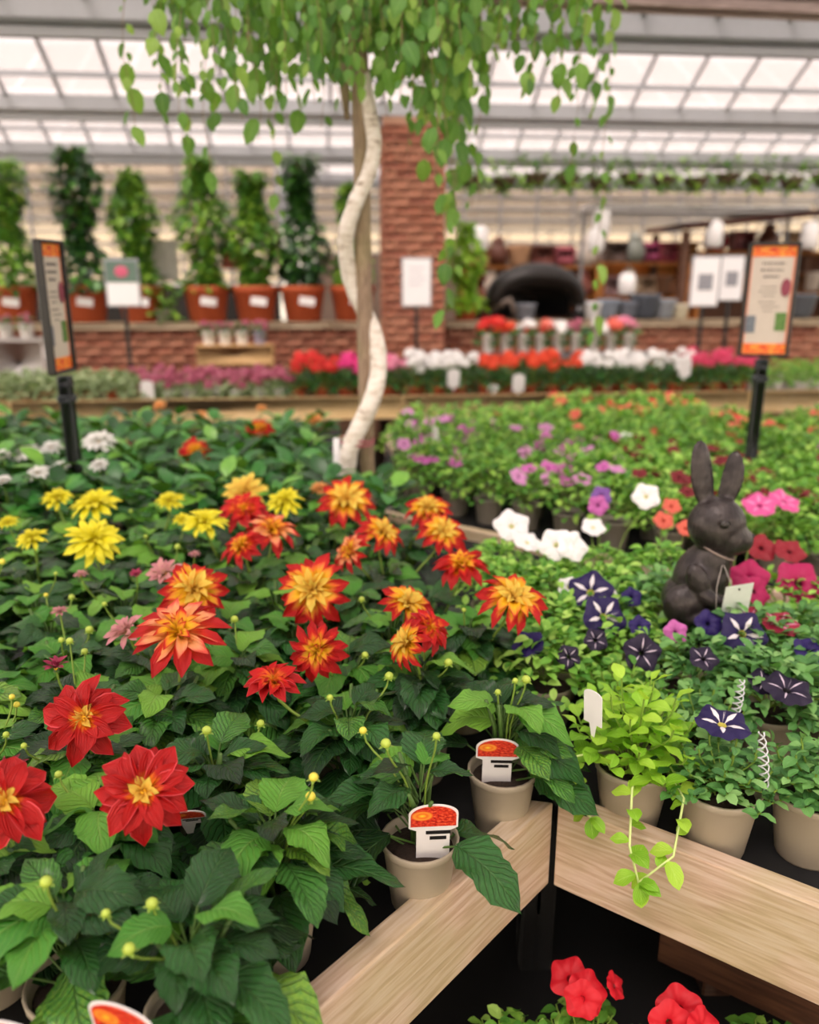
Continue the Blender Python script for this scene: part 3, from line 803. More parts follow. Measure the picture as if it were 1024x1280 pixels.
for i, f in enumerate(FL):
    if f[4] is None: continue
    P = at(f[0], f[1], f[2])
    best = min(range(len(spots)), key=lambda k: (spots[k].x-P.x)**2+(spots[k].y-(P.y+.03))**2)
    flowers_of.setdefault(best, []).append((f, P, i))

M_tagpic = None
PROTECT = [(541, 1005, 30), (617, 934, 27), (540, 1080, 18), (625, 985, 16), (167, 1262, 36), (395, 1190, 12), (15, 1275, 18), (235, 1022, 10)]   # tags and pots the photograph shows free of leaves
def dahlia_fine(i, loc, label, group, near):
    r = random.Random(100+i)
    t = thing('dahlia_plant', label, 'plant', loc, group)
    link('pot', POT_D, t)
    n = 48 if near else 32
    nst = 4; heads = []
    st = MB()
    for k in range(nst):
        a = r.random()*6.28; q = r.uniform(.03, .07); hd = Vector((q*math.cos(a), q*math.sin(a), r.uniform(.20, .25)))
        heads.append(hd); st.tube([(0.01*math.cos(a), .01*math.sin(a), .10), hd*.5+Vector((0, 0, .07)), hd], [.0045, .004, .003], 5)
    meshes = L_near if near else L_mid
    for k in range(n):
        lv = (k+.5)/n
        az = k*2.399963+r.uniform(-.3, .3)
        z = .105 + .125*lv**.8 + r.uniform(-.012, .012); q = (.062 - .048*lv)*r.uniform(.7, 1.3)
        el = math.radians(-22 + 44*lv + r.uniform(-14, 14))
        size = (.122 - .048*lv)*r.uniform(.8, 1.12)
        P = Vector((q*math.cos(az), q*math.sin(az), z)) ; d = sph(az, el)
        w_ = Vector((loc[0], loc[1], H)) + P
        hide = False
        for fr_ in (.0, .4, .75, 1):
            pu, pv, pd = proj(w_ + d*size*fr_)
            for (cu, cv, cr) in PROTECT:
                if math.hypot(pu-cu, pv-cv) < cr + size*.22*1024/pd*(1 if 0 < fr_ < 1 else .3): hide = True
        if hide: continue
        st.tube([(P.x*.15, P.y*.15, z-.035), P*1], .0018, 4, False)
        mm = meshes[r.randrange(len(meshes)-1)] if (lv < .72 or r.random() < .6) else meshes[-1]
        link('leaf', mm, t, frame(P, d, Vector((r.uniform(-.3, .3), r.uniform(-.3, .3), 1)), size))
    link('stems', st.mesh('stems', M_darkstem), t, stuff=True)
    for k in range(r.choice((2, 3, 4)) if near else 1):
        a = r.random()*6.28; q = r.uniform(.03, .09); top = Vector((q*math.cos(a), q*math.sin(a), r.uniform(.25, .305)))
        bu, bv, _ = proj(Vector((loc[0], loc[1], H))+top)
        if any(f_[4] and math.hypot(bu-f_[0], bv-f_[1]) < f_[3]+12 for f_ in FL): continue
        b = MB(); b.tube(stalk_pts((top.x*.3, top.y*.3, .17), top), .0016, 5, False)
        s = r.uniform(.0045, .0078)
        b.ball(top, (s, s, s*.9), 8, 6, mi=1)
        for j in range(5): b.inst(T_lo[0], frame(top-Vector((0, 0, s*.6)), sph(j*1.257+a, .1), s=s*1.6), 0)
        link('bud', b.mesh('bud', [M_stem, M_budm if r.random() < .8 else M_budy]), t)
    return t
FOLm = []
for k in range(4):
    r = random.Random(k); m = MB()
    for j in range(46):
        lv = (j+.5)/46; az = j*2.4+r.uniform(-.4, .4); z = .11+.15*lv**.8+r.uniform(-.02, .03); q = (.07-.05*lv)*r.uniform(.6, 1.4)
        el = math.radians(-25+60*lv+r.uniform(-18, 18))
        m.inst(T_far[j % 3], frame((q*math.cos(az), q*math.sin(az), z), sph(az, el), Vector((r.uniform(-.4, .4), r.uniform(-.4, .4), 1)), r.uniform(.06, .1)))
    FOLm.append(m.mesh('foliage', M_dfol))
def dahlia_far(i, loc, label, group):
    r = random.Random(500+i)
    t = thing('dahlia_plant', label, 'plant', loc, group); t.rotation_euler.z = 0
    link('pot', POT_LO, t)
    link('foliage', FOLm[i % 4], t, Matrix.Rotation(r.random()*6.28, 4, 'Z') @ Matrix.Scale(r.uniform(.95, 1.12), 4), stuff=True)
    return t
ORDW = 'first second third fourth fifth sixth seventh eighth ninth tenth eleventh twelfth thirteenth fourteenth fifteenth sixteenth seventeenth eighteenth nineteenth twentieth'.split()
def place_words(pts, pitch):
    rows_ = {}
    for k, p in enumerate(pts): rows_.setdefault(int((p[1]+5)/pitch), []).append(k)
    out = {}
    for rn, key in enumerate(sorted(rows_)):
        for q, k in enumerate(sorted(rows_[key], key=lambda k: pts[k][0])): out[k] = (rn, q)
    return out
PW_ = place_words(spots, .155)
for i, s in enumerate(spots):
    fl = flowers_of.get(i)
    dist = s.y
    if fl:
        big = max(fl, key=lambda q: q[0][3]); label = 'dahlia plant bearing '+big[0][6]; group = None
    elif i < 3:
        label = ['dahlia in a beige pot behind the slanting rail, big picture tag, dark leaves', 'dahlia in the beige pot closest to the rail corner',
                 'dahlia in a half hidden beige pot, lower along the slanting rail'][i]; group = None
    elif dist < 1.45: rn, q = PW_[i]; label = 'leafy budding dahlia, %s from the left in the %s row of the left bench' % (ORDW[q], ORDW[rn]); group = 'budding dahlias at the front of the left bench'
    elif dist < 2.6: rn, q = PW_[i]; label = 'dahlia without bloom, %s from the left in the %s row of the left bench' % (ORDW[min(q, 19)], ORDW[min(rn, 19)]); group = 'budding dahlias in the middle of the left bench'
    else: label = 'dahlia as green foliage only, far half of the left bench'; group = 'dahlias in the far half of the left bench'
    t = dahlia_fine(i, s, label, group, dist < 1.7) if dist < 2.45 else dahlia_far(i, s, label, group)
    for (f, P, fi) in (fl or []):
        r = random.Random(900+fi)
        d = proj(P)[2]; R = f[3]*d/1024*1.02
        az, el = math.radians(f[5][0]), math.radians(f[5][1]); nrm = sph(az, el)
        loc = P - s
        sp_ = MB(); st0 = Vector((loc.x*.25+.01, loc.y*.25, .12))
        end = loc - nrm*R*.1
        sp_.tube(stalk_pts(st0, end, bow=(-nrm.x*.02, -nrm.y*.02)), .0026 if R > .03 else .0018, 6, False)
        link('flower_stem', sp_.mesh('flower_stem', M_stem), t)
        dahlia_flower(t, loc, nrm, R, f[4], fi, fine=f[3] >= 17)

# extra bare stalks with buds seen under the blooms
# ================================================================== PETUNIAS
def petunia_mat(name, main, star, throat, sw=.16, edge=None, vein=None):
    m, nt, b, o = new_mat(name)
    uv = N(nt, 'UVMap'); sep = N(nt, 'SeparateXYZ'); nt.links.new(uv.outputs[0], sep.inputs[0])
    u, v = sep.outputs[0], sep.outputs[1]
    ang = math_(nt, 'ABSOLUTE', math_(nt, 'SUBTRACT', math_(nt, 'FRACT', math_(nt, 'MULTIPLY', u, 5)), .5))
    tc = N(nt, 'TexCoord'); nz = noise_(nt, 300, 2, tc.outputs['Object'])
    col = mixc(nt, math_(nt, 'MULTIPLY', nz, .5), main, edge or main)
    if star:
        wv = math_(nt, 'MULTIPLY', math_(nt, 'SUBTRACT', 1, math_(nt, 'ABSOLUTE', math_(nt, 'MULTIPLY_ADD', v, 2.7, -1.15))), sw*1.15)
        col = mixc(nt, math_(nt, 'LESS_THAN', ang, wv), col, star)
    col = mixc(nt, math_(nt, 'LESS_THAN', v, .17), col, throat)
    nt.links.new(col, b.inputs['Base Color']); b.inputs['Roughness'].default_value = .6
    t = N(nt, 'BsdfTranslucent'); nt.links.new(col, t.inputs[0]); mx = N(nt, 'MixShader'); mx.inputs[0].default_value = .2
    nt.links.new(b.outputs[0], mx.inputs[1]); nt.links.new(t.outputs[0], mx.inputs[2]); nt.links.new(mx.outputs[0], o.inputs[0])
    return m
def corolla(R=1.0, n=50, deep=.5, ruffle=.07, lobe=.09):
    m = MB(); V = []; F = []; UV = []; rings = [(.06, -deep), (.12, -deep*.5), (.2, -.12), (.38, -.02), (.6, .02), (.82, .0), (1.0, -.07)]
    for i, (q, z) in enumerate(rings):
        for k in range(n):
            th = 2*PI*k/n; c = 1+lobe*math.cos(5*th)*q*q
            V.append(Vector((q*c*math.cos(th)*R, q*c*math.sin(th)*R, (z+ruffle*q*q*math.sin(10*th+i*.4)*.7+ruffle*.7*q*math.cos(5*th))*R))); UV.append(((k/n+.5/5+.0) % 1 if k < n else 1, q))
    for i in range(len(rings)-1):
        for k in range(n): F.append((i*n+k, i*n+(k+1) % n, (i+1)*n+(k+1) % n, (i+1)*n+k))
    m.add(V, F, UV)
    return m
PM = {
 'star': petunia_mat('petunia_violet_star', '#1c0a52', '#efe8f0', '#d8d060', .17, '#12063a'),
 'violet': petunia_mat('petunia_violet', '#240f66', None, '#12063a', edge='#180848'),
 'dark': petunia_mat('petunia_dark', '#1a0833', '#d8c8dc', '#0a0810', .07, '#0e0520'),
 'white': petunia_mat('petunia_white', '#f4f2f4', None, '#e6e6b0', edge='#ffffff'),
 'magenta': petunia_mat('petunia_magenta', '#b8145e', None, '#600428', edge='#9c0a4c'),
 'pink': petunia_mat('petunia_pink', '#e05aa0', '#f08ac0', '#b03078', .2, '#d84c94'),
 'crimson': petunia_mat('petunia_crimson', '#8c1024', None, '#500614', edge='#a01c30'),
 'picotee': petunia_mat('petunia_picotee', '#a01038', '#e090b0', '#500618', .12, '#b83058'),
 'red': petunia_mat('petunia_red', '#d01024', None, '#8c0614', edge='#e42034'),
 'mauve': petunia_mat('petunia_mauve', '#c65cae', None, '#8c3480', edge='#d884c4'),
 'lilac': petunia_mat('petunia_lilac', '#cc84be', None, '#96508c', edge='#e0a8d0'),
 'purpeye': petunia_mat('petunia_purple_eye', '#7a4aa0', None, '#3c1860', edge='#8f68b4'),
 'coral': petunia_mat('petunia_coral', '#d85a48', None, '#b03020', edge='#e88068'),
 'maroon': petunia_mat('petunia_maroon', '#6c0c18', None, '#300408', edge='#8a1420'),
}
_cm = {}
def petunia_flower(parent, P, n, R, kind, seed, name='flower'):
    r = random.Random(seed)
    if kind not in _cm:
        m = corolla(); m.tube([(0, 0, -.5), (0, 0, -.95)], [.09, .05], 8, mi=1); _cm[kind] = m.mesh('corolla', [PM[kind], M_darkstem])
    return link(name, _cm[kind], parent, facing(P, n, r.random()*6.28) @ Matrix.Diagonal((R, R, R, 1)))

def pfol_mesh(n, rad, h0, h1, mat, seed, size=(.018, .032), T=T_pet, trail=.25):
    r = random.Random(seed); m = MB()
    for j in range(n):
        az = r.random()*6.28; q = math.sqrt(r.random()); hh = h1 - (h1-h0)*q**2.2
        z = hh + r.uniform(-.022, .012); P = Vector((q*rad*math.cos(az), q*rad*math.sin(az), z))
        el = math.radians(r.uniform(5, 75) - 55*q)
        m.inst(T[j % len(T)], frame(P, sph(az+r.uniform(-1.2, 1.2), el), Vector((r.uniform(-.5, .5), r.uniform(-.5, .5), 1)), r.uniform(*size)))
    for j in range(14):
        az = j*2.4; q = rad*.8; m.tube([(0, 0, h0-.02), (q*.5*math.cos(az), q*.5*math.sin(az), h0+.02), (q*math.cos(az), q*math.sin(az), (h0+h1)/2)], .0015, 4, False, mi=1)
    return m.mesh('foliage', [mat, M_stem])
PF = {'p': [pfol_mesh(330, .115, .13, .21, M_pleaf, k) for k in range(3)],
      'g': [pfol_mesh(330, .115, .13, .21, M_pleafd, 10+k) for k in range(3)],
      'm': [pfol_mesh(150, .12, .12, .22, M_mid, 20+k, (.028, .045), T_lo) for k in range(3)],
      'd': [pfol_mesh(150, .12, .11, .2, M_dark, 30+k, (.03, .05), T_lo) for k in range(3)]}
PL_small = [t_mesh(leaf_t(5, 4, .66, .22, .15+.2*k, 0, .55, .15, seed=k), M_pleafd) for k in range(3)]
PL_green = [t_mesh(leaf_t(5, 4, .66, .22, .15+.2*k, 0, .55, .15, seed=k), M_pleaf) for k in range(3)]
PL_lime = [t_mesh(leaf_t(6, 4, .72, .2, .1+.2*k, 0, .5, .15, seed=k), M_lime) for k in range(3)]
def petunia_fine(loc, label, group, meshes, seed, n=230, rad=.10, h0=.125, h1=.20, size=(.02, .034), pot=POT_P, stemmat=None):
    r = random.Random(seed); t = thing('petunia_plant', label, 'plant', loc, group)
    if pot: link('pot', pot, t)
    st = MB()
    for k in range(26):
        az = k*2.4+r.uniform(-.2, .2); q = rad*math.sqrt((k+1)/26); top = Vector((q*math.cos(az), q*math.sin(az), h1-(h1-h0)*(q/rad)**2))
        pts = stalk_pts((top.x*.15, top.y*.15, .10), top); st.tube(pts, .0016, 5, False)
        m = max(4, n//26)
        for j in range(m):
            tt = .35+.65*j/(m-1); P = pts[0].lerp(pts[-1], tt) if False else pts[min(6, int(tt*6))].lerp(pts[min(6, int(tt*6)+1)], tt*6-int(tt*6))
            a = az + j*2.4; el = math.radians(r.uniform(0, 35) + (30 if j == m-1 else 0))
            link('leaf', meshes[r.randrange(3)], t, frame(P, sph(a, el), Vector((r.uniform(-.3, .3), r.uniform(-.3, .3), 1)), r.uniform(*size)*(.75 if j == m-1 else 1)))
    link('stems', st.mesh('stems', stemmat or M_stem), t, stuff=True)
    return t
# rows of the right bench
rows = []
fixedR = {'B': at(900, 985, .80), 'C': at(1018, 992, .80), 'L': at(792, 955, .80)}
pr = []
def u_(p): return proj(p)[0]
for k, v in fixedR.items(): pr.append((Vector((v.x, v.y, H)), k))
rr = random.Random(5)
for j in range(8):
    nn = .115+.15*j
    for i in range(-8, 17):
        p = Vector((C0.x, C0.y, 0)) + DR*(.10+.155*i+(.07 if j % 2 else 0)) + NR*nn + Vector((rr.uniform(-.012, .012), rr.uniform(-.012, .012), 0))
        p.z = H
        mdist = (Vector((p.x, p.y, 0))-C0).dot(Vector((MI.y, -MI.x, 0)))
        if mdist < .06 or not visible(p+Vector((0, 0, .2)), 110): continue
        if any((p-q).length < .135 for q, _ in pr): continue
        if any((p-q).length < .12 for q in spots): continue
        if (Vector((p.x, p.y, 0))-Vector((.66, 1.72, 0))).length < .115: continue
        if (Vector((p.x, p.y, 0))-C0).dot(NR) > (.80 if u_(p) < 700 else 1.0): continue
        pr.append((p, None))
print('petunia spots', len(pr))
PFL = [  # u, v, D, r, kind, (az, el), phrase
 (738, 739, .68, 26, 'star', (-110, 45), 'a violet bloom with white star, left of the rabbit'),
 (756, 770, .69, 26, 'star', (-80, 40), 'a second violet star bloom just below the first'),
 (930, 791, .69, 27, 'star', (-90, 40), 'a dark violet star bloom below the white tag'),
 (904, 902, .69, 31, 'star', (-70, 82), 'a violet and white striped bloom seen edge-on above a beige pot'),
 (985, 860, .70, 28, 'dark', (-80, 75), 'dark violet blooms right of the clear hook'),
 (955, 852, .71, 18, 'dark', (-80, 60), 'dark violet bloom'),
 (661, 804, .70, 19, 'violet', (-120, 60), 'a blue violet bloom next to the dahlias'),
 (711, 821, .71, 14, 'dark', (-90, 30), 'a small dark bloom with white marks'),
 (803, 816, .70, 22, 'dark', (-90, 30), 'very dark violet blooms above the lime plant'),
 (790, 746, .69, 12, 'violet', (-90, 40), 'a small violet bloom'),
 (765, 745, .69, 8, 'white', (-90, 40), 'a small white bloom'),
 (800, 783, .70, 13, 'violet', (-90, 40), 'a little violet bloom'),
 (845, 790, .70, 14, 'mauve', (-90, 30), 'a mauve bloom in front of the rabbit'),
 (886, 779, .69, 16, 'violet', (-90, 40), 'a violet bloom at the feet of the rabbit'),
 (905, 776, .69, 14, 'violet', (-60, 50), 'a violet bloom beside the white tag'),
 (880, 822, .70, 17, 'dark', (-90, 60), 'a dark bloom in front of the rabbit'),
 (1012, 812, .70, 18, 'violet', (-90, 60), 'a violet bloom at the right edge'),
 (745, 800, .71, 14, 'dark', (-90, 40), 'a small dark bloom'),
 (711, 733, .69, 13, 'white', (-90, 50), 'a small white bloom beside the violet stars'),
 (640, 656, .66, 21, 'white', (-90, 50), 'white blooms behind the rightmost dahlia'),
 (660, 676, .67, 18, 'white', (-60, 70), 'white blooms in the middle'),
 (695, 680, .66, 20, 'white', (-110, 40), 'large white ruffled blooms'),
 (716, 682, .66, 19, 'white', (-70, 40), 'right one of the ruffled white blooms'),
 (808, 620, .62, 16, 'white', (-100, 35), 'a single round white bloom left of the rabbit ears'),
 (752, 620, .66, 12, 'purpeye', (-90, 30), 'a purple eyed bloom'),
 (748, 632, .67, 12, 'mauve', (-90, 20), 'a lilac bloom'),
 (742, 658, .68, 14, 'white', (-90, 60), 'pale blooms'),
 (937, 722, .68, 22, 'magenta', (-110, 40), 'magenta blooms right of the rabbit'),
 (945, 738, .69, 20, 'magenta', (-60, 40), 'a magenta bloom near the white tag'),
 (1000, 727, .68, 27, 'magenta', (-90, 45), 'large magenta blooms near the right edge'),
 (988, 688, .67, 18, 'crimson', (-90, 60), 'a crimson bloom above the magenta ones'),
 (953, 684, .67, 18, 'crimson', (-90, 50), 'a crimson bloom by the rabbit nose'),
 (950, 630, .64, 19, 'pink', (-110, 60), 'bright pink blooms right of the ears'),
 (982, 625, .64, 19, 'pink', (-60, 60), 'bright pink blooms near the right edge'),
 (977, 778, .69, 23, 'picotee', (-80, 75), 'pink edged crimson blooms right of the tag'),
 (940, 769, .69, 13, 'picotee', (-90, 50), 'small crimson blooms beside the tag'),
 (840, 632, .66, 11, 'coral', (-90, 50), 'coral blooms left of the rabbit'),
 (830, 650, .67, 12, 'coral', (-90, 50), 'coral red blooms beside the rabbit head'),
 (858, 660, .67, 11, 'coral', (-90, 50), 'coral red blooms behind the rabbit head'),
]
pfo = {}; rowc2 = {}; pr.sort(key=lambda q: proj(q[0])[0])
for i, f in enumerate(PFL):
    P = at(f[0], f[1], f[2]); best = min(range(len(pr)), key=lambda k: (pr[k][0]-P).to_2d().length if True else 0)
    pfo.setdefault(best, []).append((f, P, i))
for i, (p, kd) in enumerate(pr):
    fl = pfo.get(i); u, v, d = proj(p+Vector((0, 0, .2)))
    if kd == 'L':
        t = petunia_fine(p, 'bright lime green bushy plant trailing a shoot over the rail corner', None, PL_lime, 77, n=170, rad=.12, h0=.14, h1=.27, size=(.03, .047), stemmat=M_stem)
        t.name = 'lime_foliage_plant'
        # trailing shoots over the rail
        for si, pts in enumerate(([(.0, -.03, .12), (-.03, -.10, .13), (-.045, -.16, .07), (-.035, -.19, .025)], [(.04, -.03, .13), (.05, -.11, .12), (.02, -.17, .06), (-.035, -.19, .03)], [(-.04, 0, .14), (-.11, -.04, .15), (-.115, -.06, .09), (-.09, -.09, .07)])):
            s = MB(); s.tube([Vector(q) for q in pts], .002, 6); link('shoot', s.mesh('shoot', plain('#c8dc8c', .5)), t)
            r = random.Random(si)
            for k in range(12):
                tt = k/11*(len(pts)-1); a = min(int(tt), len(pts)-2); P = Vector(pts[a]).lerp(Vector(pts[a+1]), tt-a)
                link('leaf', PL_lime[k % 3], t, frame(P, sph(k*2.2, r.uniform(-.7, .5)), Vector((0, -.3, 1)), r.uniform(.026, .042)))
            link('leaf', PL_lime[0], t, frame(Vector(pts[-1]), Vector((.1, -.3, -.9)), Vector((0, -1, .2)), .036))
    elif kd == 'B': t = petunia_fine(p, 'petunia in a beige pot, small dark green leaves, a striped violet bloom above', None, PL_small, 78, size=(.017, .028), n=280)
    elif kd == 'C': t = petunia_fine(p, 'petunia in the beige pot cut by the right edge, no bloom', None, PL_small, 79, size=(.019, .03), n=280)
    else:
        nn = (Vector((p.x, p.y, 0))-C0).dot(NR)
        leaf_tone = 'p' if (u < 830 or nn > .75) else 'g'  # foliage colour: yellow-green to the left and back, grey-green elsewhere
        if fl:
            big = max(fl, key=lambda q: q[0][3]); label = 'petunia plant bearing '+big[0][6]; group = None
        elif nn < .45: cp = rowc2.get(0, 0); rowc2[0] = cp+1; label = 'green petunia without bloom near the front rail of the right bench, %s from the left' % ORDW[cp]; group = 'green petunias near the front rail'
        else: cp = rowc2.get(1, 0); rowc2[1] = cp+1; label = 'green petunia without bloom in the back half of the right bench, %s from the left' % ORDW[cp]; group = 'green petunias in the back half of the right bench'
        if nn < .3 and d < 1.65 and u < 1100:
            t = petunia_fine(p, label, group, PL_green if leaf_tone == 'p' else PL_small, 80+i, n=200, size=(.02, .034))
        else:
            t = thing('petunia_plant', label, 'plant', p, group)
            link('pot', POT_P if nn < .5 else POT_LO, t)
            link('foliage', PF[leaf_tone][i % 3], t, Matrix.Rotation(i*1.3, 4, 'Z') @ Matrix.Scale(rr.uniform(.95, 1.1), 4), stuff=True)
    for (f, P, fi) in (fl or []):
        dd = proj(P)[2]; R = f[3]*dd/1024*1.05; nrm = sph(math.radians(f[5][0]), math.radians(f[5][1])); loc = P-p
        petunia_flower(t, loc, nrm, R, f[4], fi)
        s = MB(); s.tube(stalk_pts((loc.x*.4, loc.y*.4, .13), loc-nrm*R*.9), .0013, 5, False); link('flower_stem', s.mesh('flower_stem', M_stem), t)

# ------------------------------------------------------------------ middle bench: bedding plants in rows parallel to the rail
def mid_plant(p, i, fol, label, group, kinds, nfl, R=(.016, .022), el=60, pot=POT_G, z=(.2, .235), name='bedding_plant'):
    r = random.Random(3000+i)
    t = thing(name, label, 'plant', p, group); link('pot', pot, t)
    link('foliage', PF[fol][i % 3], t, Matrix.Rotation(r.random()*6.28, 4, 'Z') @ Matrix.Scale(r.uniform(.95, 1.12), 4), stuff=True)
    for k in range(nfl):
        a = r.random()*6.28; q = r.uniform(.0, .1)
        petunia_flower(t, Vector((q*math.cos(a), q*math.sin(a), r.uniform(*z))), sph(-PI/2+r.uniform(-1, 1), math.radians(el+r.uniform(-20, 20))), r.uniform(*R), r.choice(kinds), i*10+k)
    return t
rr = random.Random(9); cntm = 0
NB0 = q0.dot(NR); rowc = {}
for j in range(15):
    nn = .10 + .165*j
    for i in range(-14, 26):
        p = q0 + DR*(.12+.17*i+(.085 if j % 2 else 0)) + NR*nn + Vector((rr.uniform(-.015, .015), rr.uniform(-.015, .015), 0)); p.z = H
        if not in_poly(p, [q0, e1, (6, 3.2), (5.4, 5.3), (-.05, 4.9), q1]) or p.x < -.02-(p.y-3.1)*.18+.08: continue
        if not visible(p+Vector((0, 0, .2)), 60): continue
        u, v, d = proj(p+Vector((0, 0, .23)))
        lim = 506 if u < 640 else (506-(u-640)*.35 if u < 720 else (478 if u < 840 else min(512, 478+(u-840)*.6)))
        if v < lim: continue
        cntm += 1; n = cntm
        if u < 790 and j < 6: a = ('m', 'osteospermum with mauve pink daisies above a grey pot, left part of the middle bench', 'mauve bedding plants', ['mauve', 'mauve', 'lilac'], rr.choice((0, 1, 2, 3)))
        elif u >= 790 and j < 6: a = ('p', 'bedding petunia with maroon red blooms, right part of the middle bench', 'maroon bedding plants', ['maroon'], rr.choice((0, 1, 2, 3)))
        elif j < 10: a = ('m', 'leafy bedding plant with a few pale blooms in the back of the middle bench', 'pale bedding plants', ['coral', 'mauve', 'white'], rr.choice((0, 0, 1)))
        else: a = ('m', 'bedding plant with coral red blooms at the far edge of the middle bench', 'coral bedding plants', ['coral', 'red', 'coral'], rr.choice((0, 1, 2)))
        qn = rowc.get(j, 0); rowc[j] = qn+1
        mid_plant(p, n, a[0], (a[1].split(' with ')[0]+', %s from the left in the %s row of the middle bench' % (ORDW[qn], ORDW[j])) if j < 4 and qn < 20 else a[1], a[2], a[3], a[4], R=(.026, .038) if u < 790 else (.026, .04))
print('mid', cntm)

# ------------------------------------------------------------------ low shelf: red petunias under the bench
for k, (u, v, D) in enumerate(((735, 1262, 1.22), (860, 1290, 1.22), (640, 1290, 1.24), (965, 1300, 1.24))):
    P = at(u, v, D)
    t = petunia_fine((P.x, P.y, LS), ['red petunia under the bench, left one with open blooms', 'red petunia under the bench, right one with open blooms', 'low green petunia under the bench, leftmost', 'low green petunia under the bench, rightmost'][k], None, PL_green, 200+k, n=150, rad=.10, h0=.12, h1=.2, size=(.022, .034))
    if k < 2:
        base = Vector((P.x, P.y, LS))
        for j, (uu, vv, R, az, el) in enumerate([[(712, 1222, .034, -120, 60), (735, 1240, .034, -60, 50), (770, 1232, .022, -30, 40), (728, 1250, .03, -100, 30)], [(850, 1262, .036, -110, 40), (838, 1280, .034, -90, 30), (880, 1285, .03, -60, 40)]][k]):
            PP = at(uu, vv, 1.16); petunia_flower(t, PP-base, sph(math.radians(az), math.radians(el)), R, 'red', j+50*k)

# ================================================================== CARE TAGS
m, nt, b, o = new_mat('tag_picture')
uv = N(nt, 'UVMap')
def blob(cx, cy, s):
    vm = N(nt, 'VectorMath', operation='DISTANCE'); nt.links.new(uv.outputs[0], vm.inputs[0]); vm.inputs[1].default_value = (cx, cy, 0)
    return math_(nt, 'MULTIPLY', vm.outputs['Value'], s)
nz = noise_(nt, 14, 3, uv.outputs[0])
c1 = ramp(nt, nz, [(.3, '#8c1410'), (.5, '#d4301c'), (.7, '#f07048')])
fa = blob(.27, .5, 3.6); ca = ramp(nt, fa, [(0, '#f8d840'), (.35, '#f0701c'), (.6, '#f8a03c'), (.8, '#e0481c')])
ma_ = math_(nt, 'LESS_THAN', math_(nt, 'ADD', fa, math_(nt, 'MULTIPLY', nz, .3)), .95)
col = mixc(nt, ma_, c1, ca)
nt.links.new(col, b.inputs['Base Color']); b.inputs['Roughness'].default_value = .3
M_tagpic = m
def plant_tag(P, w, h, label, lean=20, yaw=0, pic=True, pz=.47):
    t = thing('plant_tag', label, 'plant tag', P)
    R = Matrix.Rotation(math.radians(yaw), 4, 'Z') @ Matrix.Rotation(math.radians(-lean), 4, 'X')
    n = 14; V = [Vector((-w/2, 0, 0)), Vector((w/2, 0, 0))]
    top = [Vector((w/2*math.cos(a), 0, h-.25*w + .25*w*math.sin(a))) for a in [PI*k/n for k in range(n+1)]]
    bw = w*.34 if pic else w/2
    poly = ([Vector((-bw, 0, 0)), Vector((bw, 0, 0)), Vector((bw, 0, h*(pz-.08))), Vector((w/2, 0, h*(pz-.03)))] + top + [Vector((-w/2, 0, h*(pz-.03))), Vector((-bw, 0, h*(pz-.08)))]) if pic else [Vector((-w/2, 0, 0)), Vector((w/2, 0, 0))] + top
    def card(poly, y0, y1, mat, name, uvf=None):
        k = len(poly); V = [R @ Vector((p.x, y0, p.z)) for p in poly] + [R @ Vector((p.x, y1, p.z)) for p in poly]
        F = [tuple(range(k)), tuple(range(k, 2*k))[::-1]] + [(i, k+i, k+(i+1) % k, (i+1) % k) for i in range(k)]
        UV = [uvf(p) for p in poly]*2 if uvf else None
        return link(name, MB().add(V, F, UV).mesh(name, mat, False), t)
    card(poly, 0, .0012, M_white, 'card')
    sp = [Vector((-w*.2, 0, 0)), Vector((-w*.05, 0, -.03)), Vector((w*.05, 0, -.03)), Vector((w*.2, 0, 0))]
    card(sp[::-1] and [sp[0], sp[1], sp[2], sp[3]], 0.0002, .001, M_white, 'spike')
    if pic:
        e = .04*w; z0 = h*pz
        pp = [Vector((-w/2+e, 0, z0)), Vector((w/2-e, 0, z0))] + [Vector(((w/2-e)*math.cos(a), 0, h-.25*w-e + .25*w*math.sin(a))) for a in [PI*k/n for k in range(n+1)]]
        card(pp, -.0006, -.0001, M_tagpic, 'flower_picture', lambda p: (p.x/w+.5, (p.z-z0)/(h-z0)))
        for k, (zz, ww) in enumerate(((pz-.14, .5), (pz-.24, .34))):
            card([Vector((-w*ww/2+.1*w, 0, h*zz)), Vector((w*ww/2+.1*w, 0, h*zz)), Vector((w*ww/2+.1*w, 0, h*zz+.06*h)), Vector((-w*ww/2+.1*w, 0, h*zz+.06*h))], -.0006, -.0001, M_black, 'print')
    return t
def tag_at(u, v, D, w, h, label, **k):
    return plant_tag(at(u, v, D), w, h, label, **k)
def in_pot(k, dx, dy, h, label, yaw): plant_tag(Vector((spots[k].x+dx, spots[k].y+dy, H+.092)), .071, h, label, lean=-8, yaw=yaw, pz=.62)
in_pot(0, .018, -.028, .105, 'picture tag with red and yellow flowers in the pot behind the slanting rail', 4)
in_pot(1, -.012, -.02, .095, 'picture tag with red and yellow flowers closest to the rail corner', -2)
tag_at(166, 1330, .74, .072, .085, 'picture tag with orange flowers at the bottom, left of centre', lean=-8, yaw=-18)
tag_at(14, 1340, .74, .075, .075, 'picture tag cut by the bottom left corner', lean=-8, yaw=-5)
tag_at(236, 1030, .74, .05, .03, 'reddish tag half hidden behind the largest scarlet bloom', lean=-20, yaw=10)
tag_at(741, 905, .70, .036, .062, 'blank white tag standing in the lime green plant', lean=-5, yaw=-50, pic=False)
tag_at(545, 550, .68, .035, .06, 'small white tag at the left end of the middle bench', lean=-5, yaw=-50, pic=False)

